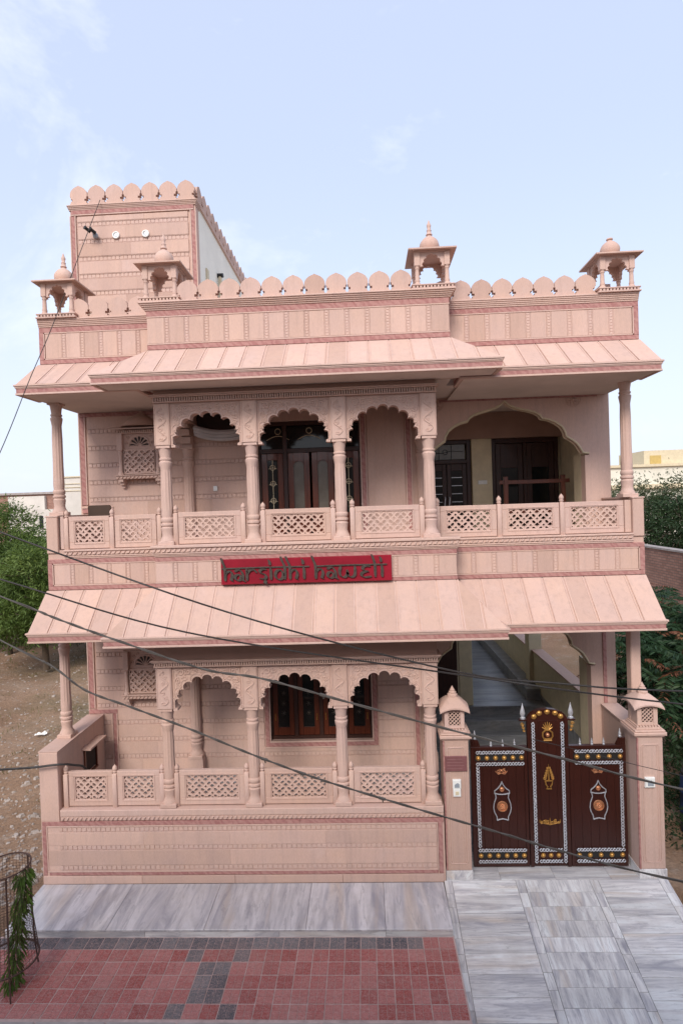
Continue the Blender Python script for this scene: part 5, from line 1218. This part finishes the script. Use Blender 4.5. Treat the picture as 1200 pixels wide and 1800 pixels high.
cable([(-9.5, 8.24, 1.70), (-7.0, 8.22, 1.82), (-5.535, 8.20, 1.889), (-5.015, 8.20, 1.915), (-4.66, 8.22, 1.943), (-4.50, 8.36, 1.87), (-4.38, 8.50, 1.74), (-4.35, 8.62, 1.30)], .017, M['cable'], 'short black cable entering the verandah over the left end wall')
cable([(-4.417, 9.80, 11.10), (-4.52, 9.1, 9.75), (-4.60, 8.40, 8.45), (-4.66, 7.9, 7.60), (-4.70, 7.0, 6.18), (-4.80, 5.2, 3.75)], .006, M['cable'], 'thin dark wire running down from the tower top on the left')
cable([(1.95, 7.0, 2.72), (2.6, 7.0, 2.55), (3.4, 7.0, 2.33), (4.4, 7.0, 2.12), (7, 7.0, 1.8)], .004, M['cable'], 'very thin wire passing in front of the right gate pillar')

# ------------------------------------------------------------------ tree guard with sapling, bottom left
tgx, tgy = -4.47, 6.66
tg = thing('tree_guard', (tgx, tgy, 0), 'round rusty wire mesh tree guard standing on the red pavers', 'tree guard')
def rad(z): return .27 + .085*max(0, (0.75-z))/.75
def ring(z, r): return [(tgx+r*math.cos(k*math.pi/16), tgy+r*math.sin(k*math.pi/16), z) for k in range(33)]
MB().tube(ring(1.42, rad(1.42)), .011, 6).build('top_ring', M['rust'], tg); MB().tube(ring(.28, rad(.28)), .011, 6).build('bottom_ring', M['rust'], tg)
b = MB()
for k in range(44):
    a = 2*math.pi*k/44; b.tube([(tgx+rad(z)*math.cos(a), tgy+rad(z)*math.sin(a), z) for z in (.28, .45, .6, .75, 1.0, 1.42)], .0022, 3)
for k in range(32):
    z = .30+k*.0355; b.tube([(tgx+rad(z)*math.cos(q*math.pi/12), tgy+rad(z)*math.sin(q*math.pi/12), z) for q in range(25)], .0022, 3)
b.build('wire_mesh', M['rust'], tg)
for k in range(3):
    a = -1.0+k*2.1; MB().tube([(tgx+rad(0)*math.cos(a), tgy+rad(0)*math.sin(a), 0.0), (tgx+rad(.3)*math.cos(a), tgy+rad(.3)*math.sin(a), .3), (tgx+rad(1.4)*math.cos(a), tgy+rad(1.4)*math.sin(a), 1.42)], .010, 5).build('leg', M['rust'], tg)

def leaf_mesh(name, mat, pts, dirs, L, W, droop=.25, jitter=1.0, rng=None):
    """many pointed leaves: two quads each, folded a little"""
    rng = rng or np.random.RandomState(1); n = len(pts); pts = np.asarray(pts, float); d = np.asarray(dirs, float)
    d /= np.linalg.norm(d, axis=1)[:, None]+1e-9
    r = rng.normal(size=(n, 3)); s = np.cross(d, r); s /= np.linalg.norm(s, axis=1)[:, None]+1e-9
    l = (L*rng.uniform(.7, 1.25, n))[:, None]; w = (W*rng.uniform(.7, 1.25, n))[:, None]; g = np.array([0, 0, -1.0])
    p0 = pts; mid = pts+d*l*.5+g*l*droop*.12; tip = pts+d*l+g*l*droop*.5
    a = mid+s*w*.5; b_ = mid-s*w*.5
    V = np.stack([p0, a, tip, b_], 1).reshape(-1, 3)
    me_ = bpy.data.meshes.new(name); me_.vertices.add(4*n); me_.vertices.foreach_set('co', V.ravel()); me_.loops.add(4*n); me_.loops.foreach_set('vertex_index', np.arange(4*n)); me_.polygons.add(n)
    me_.polygons.foreach_set('loop_start', np.arange(0, 4*n, 4)); me_.polygons.foreach_set('loop_total', np.full(n, 4)); me_.update(); me_.materials.append(mat); me_.validate(); return me_
# sapling
sp_ = thing('sapling', (-4.22, 6.66, 0), 'slender green sapling with drooping leaves inside the wire guard', 'sapling')
stem = [(-4.40, 6.58, 0), (-4.36, 6.60, .4), (-4.31, 6.63, .8), (-4.26, 6.65, 1.15), (-4.24, 6.65, 1.36)]
MB().tube(stem, .014, 6, r1=.005).build('stem', M['bark'], sp_)
rng = np.random.RandomState(3); P = []; D = []
for k in range(760):
    z = rng.uniform(.0, 1.42); i = np.interp(z, [q[2] for q in stem], range(5)); j = int(min(3, i)); f = i-j
    c = np.array(stem[j])*(1-f)+np.array(stem[j+1])*f; a = rng.uniform(0, 2*np.pi); w_ = .025+.065*abs(math.sin(z*7.5+.6)); w_ *= 1.25 if z < .5 else 1.0
    r_ = w_*rng.uniform(.1, 1); P.append(c+[r_*math.cos(a), r_*math.sin(a), 0]); D.append([math.cos(a)*.55, math.sin(a)*.55, -.9+rng.uniform(-.3, .5)])
place(leaf_mesh('foliage', M['leaf_sapling'], P, D, .115, .022, .4, rng=rng), 'foliage', sp_, (0, 0, 0))

# ------------------------------------------------------------------ trees and shrubs
def trunk_mb(base, h, r, rng, limbs, spread, lean=(0, 0)):
    b = MB(); top = Vector((base[0]+lean[0], base[1]+lean[1], base[2]+h)); B = Vector(base); tips = []
    P = [tuple(B+(top-B)*t_+Vector((rng.normal()*.06*h*.2, rng.normal()*.06*h*.2, 0))*(t_ > 0)) for t_ in (0, .3, .6, 1)]
    b.tube(P, r, 8, r1=r*.5)
    for k in range(limbs):
        a = 2*math.pi*k/limbs+rng.uniform(-.4, .4); s = B+(top-B)*rng.uniform(.45, .98); L = spread*rng.uniform(.6, 1.0)
        e = s+Vector((math.cos(a)*L, math.sin(a)*L, L*rng.uniform(.25, .9))); m_ = (s+e)/2+Vector((0, 0, L*.12))
        b.tube([tuple(s), tuple(m_), tuple(e)], r*.42, 6, r1=r*.10); tips.append(e)
    return b, tips
def clumpy(rng, ell, n_clump, per, cr, feather=None):
    """leaf points in clumps through a set of ellipsoids (cx,cy,cz,rx,ry,rz)"""
    P = []; D = []
    vol = np.array([e[3]*e[4]*e[5] for e in ell]); vol = vol/vol.sum()
    for e, v in zip(ell, vol):
        for _ in range(max(1, int(n_clump*v))):
            q = rng.normal(size=3); q /= np.linalg.norm(q); rr = rng.uniform(.35, 1.0)**.6*rng.uniform(.85, 1.12)
            c = np.array(e[:3])+q*rr*np.array(e[3:]); out = q*np.array([1, 1, .7]); s = cr*rng.uniform(.5, 1.3)
            x = rng.normal(size=(per, 3))*s*np.array([1, 1, .6]); P.append(c+x); D.append(out*.8+rng.normal(size=(per, 3))*.8+[0, 0, -.15])
    return np.concatenate(P), np.concatenate(D)
def tree(name, label, base, h, ell, nc, per, cr, L, W, mat, seed, limbs=6, spread=1.5, r=.12, group=None, cat='tree', lean=(0, 0)):
    rng = np.random.RandomState(seed); t_ = thing(name, base, label, cat, group)
    b, tips = trunk_mb(base, h, r, rng, limbs, spread, lean); b.build('trunk', M['bark'], t_, smooth=60)
    P, D = clumpy(rng, ell, nc, per, cr); P[:, 2] = np.maximum(P[:, 2], base[2]+.05)
    tb = MB()
    for k in range(90):
        e = ell[rng.randint(len(ell))]; q = rng.normal(size=3); q /= np.linalg.norm(q); a = np.array(e[:3])+q*np.array(e[3:])*.55; o = np.array(e[:3])+q*np.array(e[3:])*rng.uniform(.95, 1.22)
        m_ = (a+o)/2+rng.normal(size=3)*.08; tb.tube([tuple(a), tuple(m_), tuple(o)], .016, 4, r1=.004)
    tag(tb.build('twigs', M['bark'], t_), kind='stuff')
    place(leaf_mesh('crown', mat, P, D, L, W, .3, rng=rng), 'crown', t_, (0, 0, 0)); return t_
G1 = 'green thorn trees left of the house'
tree('thorn_tree', 'tall bright green thorn tree beyond the vacant lot, farthest left', (-14.6, 22.5, -.05), 4.0, [(-14.9, 22.3, 4.45, 2.0, 1.8, 1.8), (-15.6, 22.0, 3.2, 2.2, 1.8, 1.6), (-13.6, 21.9, 3.4, 1.6, 1.5, 1.7)], 950, 52, .24, .17, .042, M['leaf_mesquite'], 11, 7, 2.0, .16, G1)
tree('thorn_tree', 'bushy green thorn tree close against the balcony corner', (-11.9, 20.5, -.05), 3.0, [(-12.0, 20.3, 3.4, 1.5, 1.4, 1.4), (-11.4, 20.3, 2.3, 1.6, 1.3, 1.2), (-12.6, 20.0, 2.0, 1.6, 1.2, 1.0)], 720, 52, .22, .16, .040, M['leaf_mesquite'], 12, 6, 1.6, .13, G1)
tree('thorn_tree', 'low dark thorn tree behind the lower left column', (-10.6, 23.5, -.05), 2.2, [(-10.6, 23.5, 2.3, 1.9, 1.4, 1.5), (-8.9, 24.0, 1.7, 1.4, 1.2, 1.1)], 520, 50, .24, .16, .040, M['leaf_dark'], 13, 6, 1.4, .11, G1)
tree('thorn_tree', 'low shady thorn tree at the left edge of the lot', (-16.8, 24.5, -.05), 2.0, [(-16.8, 24.5, 2.2, 2.2, 1.5, 1.5), (-14.3, 25.0, 1.7, 2.2, 1.4, 1.2)], 560, 50, .24, .16, .040, M['leaf_dark'], 14, 6, 1.4, .11, G1)
# low brush along the back of the lot
rng = np.random.RandomState(20); E_ = [(x, 24.6+rng.uniform(-.7, .7), .5, .9, .7, .6) for x in np.arange(-19, -7, .8)]
P, D = clumpy(rng, E_, 300, 30, .22); P[:, 2] = np.maximum(P[:, 2], -.02)
tag(place(leaf_mesh('undergrowth', M['leaf_far'], P, D, .13, .03, .3, rng=rng), 'undergrowth'), 'tangled olive brush along the back of the vacant lot', 'brush', kind='stuff')
rng = np.random.RandomState(21); P = []; D = []
for k in range(170):
    c = np.array([rng.uniform(-18, -5.6), rng.uniform(9.5, 24), -.05]); 
    for q in range(14): P.append(c+[rng.normal()*.16, rng.normal()*.16, 0]); D.append([rng.normal()*.5, rng.normal()*.5, 1.0])
tag(place(leaf_mesh('dry_grass', M['grass'], P, D, .16, .014, .2, rng=rng), 'dry_grass'), 'thin dry grass tufts scattered over the vacant lot', 'grass', kind='stuff')
# right hand side
G2 = 'trees right of the house'
tree('broad_tree', 'wide olive green tree rising behind the brick wall', (13.2, 23.0, -.1), 3.6, [(13.0, 22.8, 4.7, 2.6, 1.8, 1.7), (15.8, 23.6, 4.6, 2.0, 1.8, 1.7), (10.9, 23.6, 4.9, 1.6, 1.5, 1.5)], 620, 44, .24, .17, .04, M['leaf_far'], 31, 7, 2.2, .18, G2)
tree('broad_tree', 'dark green tree beside the upper right balcony end', (11.5, 21.3, -.1), 3.2, [(11.6, 21.2, 4.5, 1.7, 1.2, 1.1), (13.6, 20.8, 4.3, 1.7, 1.2, 1.1), (15.5, 21.4, 4.3, 1.7, 1.2, 1.1)], 460, 46, .24, .18, .045, M['leaf_dark'], 32, 6, 1.7, .15, G2)
def frond_tree(label, base, h, n, seed, R0, rust=.12):
    rng = np.random.RandomState(seed); t_ = thing('frond_tree', base, label, 'tree', G2)
    b, tips = trunk_mb(base, h, .13, rng, 9, 1.3); b.build('trunk', M['bark'], t_, smooth=60)
    P = []; D = []; P2 = []; D2 = []
    for k in range(n):
        q = rng.normal(size=3); q /= np.linalg.norm(q); c = np.array(base)+[0, 0, h*.95]+q*np.array([R0, R0, h*.62])*rng.uniform(.3, 1.0)
        a = rng.uniform(0, 2*np.pi); L = rng.uniform(.45, .85); dr = np.array([math.cos(a), math.sin(a), rng.uniform(-.1, .55)]); young = rng.rand() < rust
        for j in range(14):
            f = (j+1)/14; p = c+dr*L*f+np.array([0, 0, -.35*L*f*f]); sd_ = np.array([-math.sin(a), math.cos(a), 0])
            for s in (-1, 1): (P2 if young else P).append(p); (D2 if young else D).append(sd_*s+dr*.45+[0, 0, -.35])
    place(leaf_mesh('crown', M['leaf_frond'], P, D, .16, .040, .4, rng=rng), 'crown', t_, (0, 0, 0))
    place(leaf_mesh('young_leaves', M['leaf_rust'], P2, D2, .11, .032, .4, rng=rng), 'young_leaves', t_, (0, 0, 0)); return t_
frond_tree('dark feathery leaved tree with rusty shoots right of the gate pillar', (7.1, 13.2, -.1), 2.4, 520, 41, 1.7)
frond_tree('dark feathery leaved tree just behind the lower right column', (5.9, 12.0, -.1), 2.0, 330, 42, 1.05, .2)
frond_tree('feathery leaved tree low in front of the brick wall', (8.4, 16.0, -.1), 2.0, 380, 43, 1.5)
rng = np.random.RandomState(46); E_ = [(x, 10.9+rng.uniform(-.5, .9), .45, .8, .7, .75) for x in np.arange(5.2, 9, .55)]
P, D = clumpy(rng, E_, 240, 36, .2); P[:, 2] = np.maximum(P[:, 2], -.08)
tag(place(leaf_mesh('undergrowth', M['leaf_dark'], P, D, .12, .035, .3, rng=rng), 'undergrowth'), 'dark shrubs crowding the ground right of the gate', 'shrubs', kind='stuff')

rng = np.random.RandomState(47); E_ = [(4.75+rng.rand()*2.4, 8.9+rng.rand()*1.9, .05, .42, .38, .30) for k in range(16)]
P, D = clumpy(rng, E_, 200, 30, .14); P[:, 2] = np.maximum(P[:, 2], -.09)
tag(place(leaf_mesh('shade_weeds', M['leaf_dark'], P, D, .09, .03, .3, rng=rng), 'shade_weeds'), 'dark weeds added beside the drive to deepen the ground shade', 'weeds', kind='stuff')  # dark leaves added where the ground lies dark from shade and wet

# ------------------------------------------------------------------ walls and buildings beyond
fh = thing('unseen_shade_house', (0, -4, -.45), 'unseen plastered house added across the street to shade the lower mansion front', 'house')  # out of view, added to shade the ground floor opposite
MB().box(-8, 8, -9, .15, -.45, 4.30).build('wall', plain('brown_render', (.36, .28, .23), .9, nscale=1.2), fh); MB().box(-8, 8, -.02, .15, 4.301, 4.62).build('parapet', M['kerb'], fh); MB().box(-9, 9, -9, -1.0, 4.302, 7.35).build('shading_storey', plain('tan_render', (.40, .32, .26), .9, nscale=1.2), fh)  # upper block added, its height set for the shade on the lower front
for x in (-5.5, -2.0, 2.0, 5.5): MB().box(x-.6, x+.6, .151, .18, 1.0, 2.4).build('window', M['glass'], fh); MB().box(x-.7, x+.7, .151, .21, .9, .999).build('sill', M['kerb'], fh)
bw = thing('brick_wall', (9.5, 22, -.1), 'tall receding red brick wall beyond the right side of the house', 'wall')
MB().box(9.42, 9.66, 14.5, 34, -.1, 3.90).build('brickwork', M['brick'], bw); MB().box(9.38, 9.70, 14.48, 34, 3.901, 3.96).build('coping', M['kerb'], bw)
yb_ = thing('yellow_building', (24, 48, 0), 'pale yellow flat roofed building behind the right hand trees', 'building')
MB().box(18.6, 40, 45, 56, 0, 7.85).build('wall', plain('yellow_paint', (.68, .65, .54), 0.8, nscale=.6), yb_); MB().box(18.4, 40.2, 44.8, 56.2, 7.851, 8.05).build('roof_edge', M['cream'], yb_); MB().box(18.5, 40, 44.7, 44.99, 6.2, 6.5).build('string_course', M['cream'], yb_)
MB().box(22.0, 31, 45.6, 50, 8.051, 9.15).build('roof_room', M['cream'], yb_); MB().box(22.45, 23.3, 45.56, 45.599, 8.06, 8.75).build('window', plain('ochre_shutter', (.50, .36, .12), .7), yb_)
for k in range(4): MB().box(20+k*4.5, 21.6+k*4.5, 44.93, 44.99, 3.6, 5.2).build('window', M['glass'], yb_)
M['far_white'] = plain('weathered_white_wall', (.60, .56, .50), .85, nscale=.8, amp=.12)
lb_ = thing('brick_house', (-27, 47, 0), 'low bare brick house with white wing behind the left tree', 'house')
MB().box(-29.6, -20.5, 45, 54, 0, 7.35).build('wall', M['brick'], lb_); MB().box(-29.8, -20.3, 44.8, 54.2, 7.351, 7.52).build('roof_edge', M['kerb'], lb_)
MB().box(-28.6, -25.6, 44.7, 44.99, 3, 7.2).build('white_panel', M['far_white'], lb_); MB().box(-25.9, -24.2, 43.4, 44.98, 2, 6.1).build('wing', M['far_white'], lb_); MB().box(-25.3, -25.0, 43.36, 43.399, 4.6, 5.6).build('window', M['glass'], lb_)
MB().lathe(-23.2, 46, [(.35, 7.53), (.42, 7.6), (.42, 7.95), (.3, 8.05), (.12, 8.1)], 12).build('water_tank', M['greyplastic'], lb_)
wb_ = thing('white_house', (-17, 37, 0), 'plain white rendered house between the left columns', 'house')
MB().box(-19.0, -11, 35, 44, 0, 7.95).build('wall', M['far_white'], wb_); MB().box(-19.08, -10.9, 34.92, 44.1, 7.951, 8.03).build('roof_edge', M['cream'], wb_)
for k in range(3): MB().box(-18.7, -11.3, 34.95, 34.99, 7.1+k*.22, 7.14+k*.22).build('groove_line', M['cream'], wb_)

# ------------------------------------------------------------------ rubble and litter on the lot, drum on the right
rng = np.random.RandomState(50)
def chip(b, x, y, z, s):
    n_ = 5; pts = [(s*rng.uniform(.6, 1.2)*math.cos(2*math.pi*k/n_+rng.uniform(-.3, .3)), s*rng.uniform(.5, 1.1)*math.sin(2*math.pi*k/n_)) for k in range(n_)]; h = s*rng.uniform(.35, .8)
    V = [(x+p[0], y+p[1], z-s*.2) for p in pts]+[(x+p[0]*.65+s*rng.uniform(-.2, .2), y+p[1]*.65, z+h*rng.uniform(.6, 1.1)) for p in pts]
    b.add(V, [tuple(range(n_-1, -1, -1)), tuple(range(n_, 2*n_))]+[(k, (k+1)%n_, (k+1)%n_+n_, k+n_) for k in range(n_)])
b = MB()
for k in range(1900):
    u = rng.rand(); y = 8.0+16*u**1.6; x = -5.3-rng.uniform(0, 1)*(1.4+(y-8)*.78); chip(b, x, y, float(soil_z(np.array(x), np.array(y))), rng.uniform(.012, .05)*(1.5 if rng.rand() < .1 else 1))
for k in range(420):
    y = rng.uniform(8.4, 12.5); x = -5.3-abs(rng.normal())*1.3; chip(b, x, y, float(soil_z(np.array(x), np.array(y))), .012+.075*rng.rand()**3.5)
tag(b.build('rubble', M['stonechip'], org=(0,0,0)), 'broken stone and gravel strewn over the vacant lot', 'rubble', kind='stuff')
for (x, y, s, lb) in ((-6.0, 11.6, .16, 'white plastic scrap on the dirt beside the end wall'), (-7.4, 12.9, .12, 'white paper scrap on the bare soil at the left edge'), (-6.7, 16.8, .15, 'pale sheet scrap on the dirt near the lower left column'), (-8.6, 14.4, .11, 'small white scrap in the middle of the lot')):
    q = thing('litter', (x, y, 0), lb, 'litter'); z = float(soil_z(np.array(x), np.array(y)))+.02; V = []
    for j in range(5):
        for i in range(5): V.append((x+s*(i/2-1)*1.2+rng.normal()*.01, y+s*(j/2-1)*.7+rng.normal()*.01, z+.03+abs(rng.normal())*.025))
    MB().add(V, [(j*5+i, j*5+i+1, (j+1)*5+i+1, (j+1)*5+i) for j in range(4) for i in range(4)]).build('sheet', M['litter'], q)
dr = thing('plastic_drum', (5.45, 9.7, -.1), 'dark blue plastic drum in the shade right of the gate', 'drum')
MB().lathe(5.45, 9.75, [(.24, -.08), (.27, -.05), (.27, .25), (.285, .27), (.285, .31), (.27, .33), (.27, .60), (.285, .62), (.285, .66), (.27, .68), (.26, .88), (.23, .92)], 20).build('body', M['blue'], dr, smooth=40); MB().lathe(5.45, 9.75, [(.25, .921), (.25, .955), (.22, .96)], 20).build('lid', M['blackmetal'], dr, smooth=40)
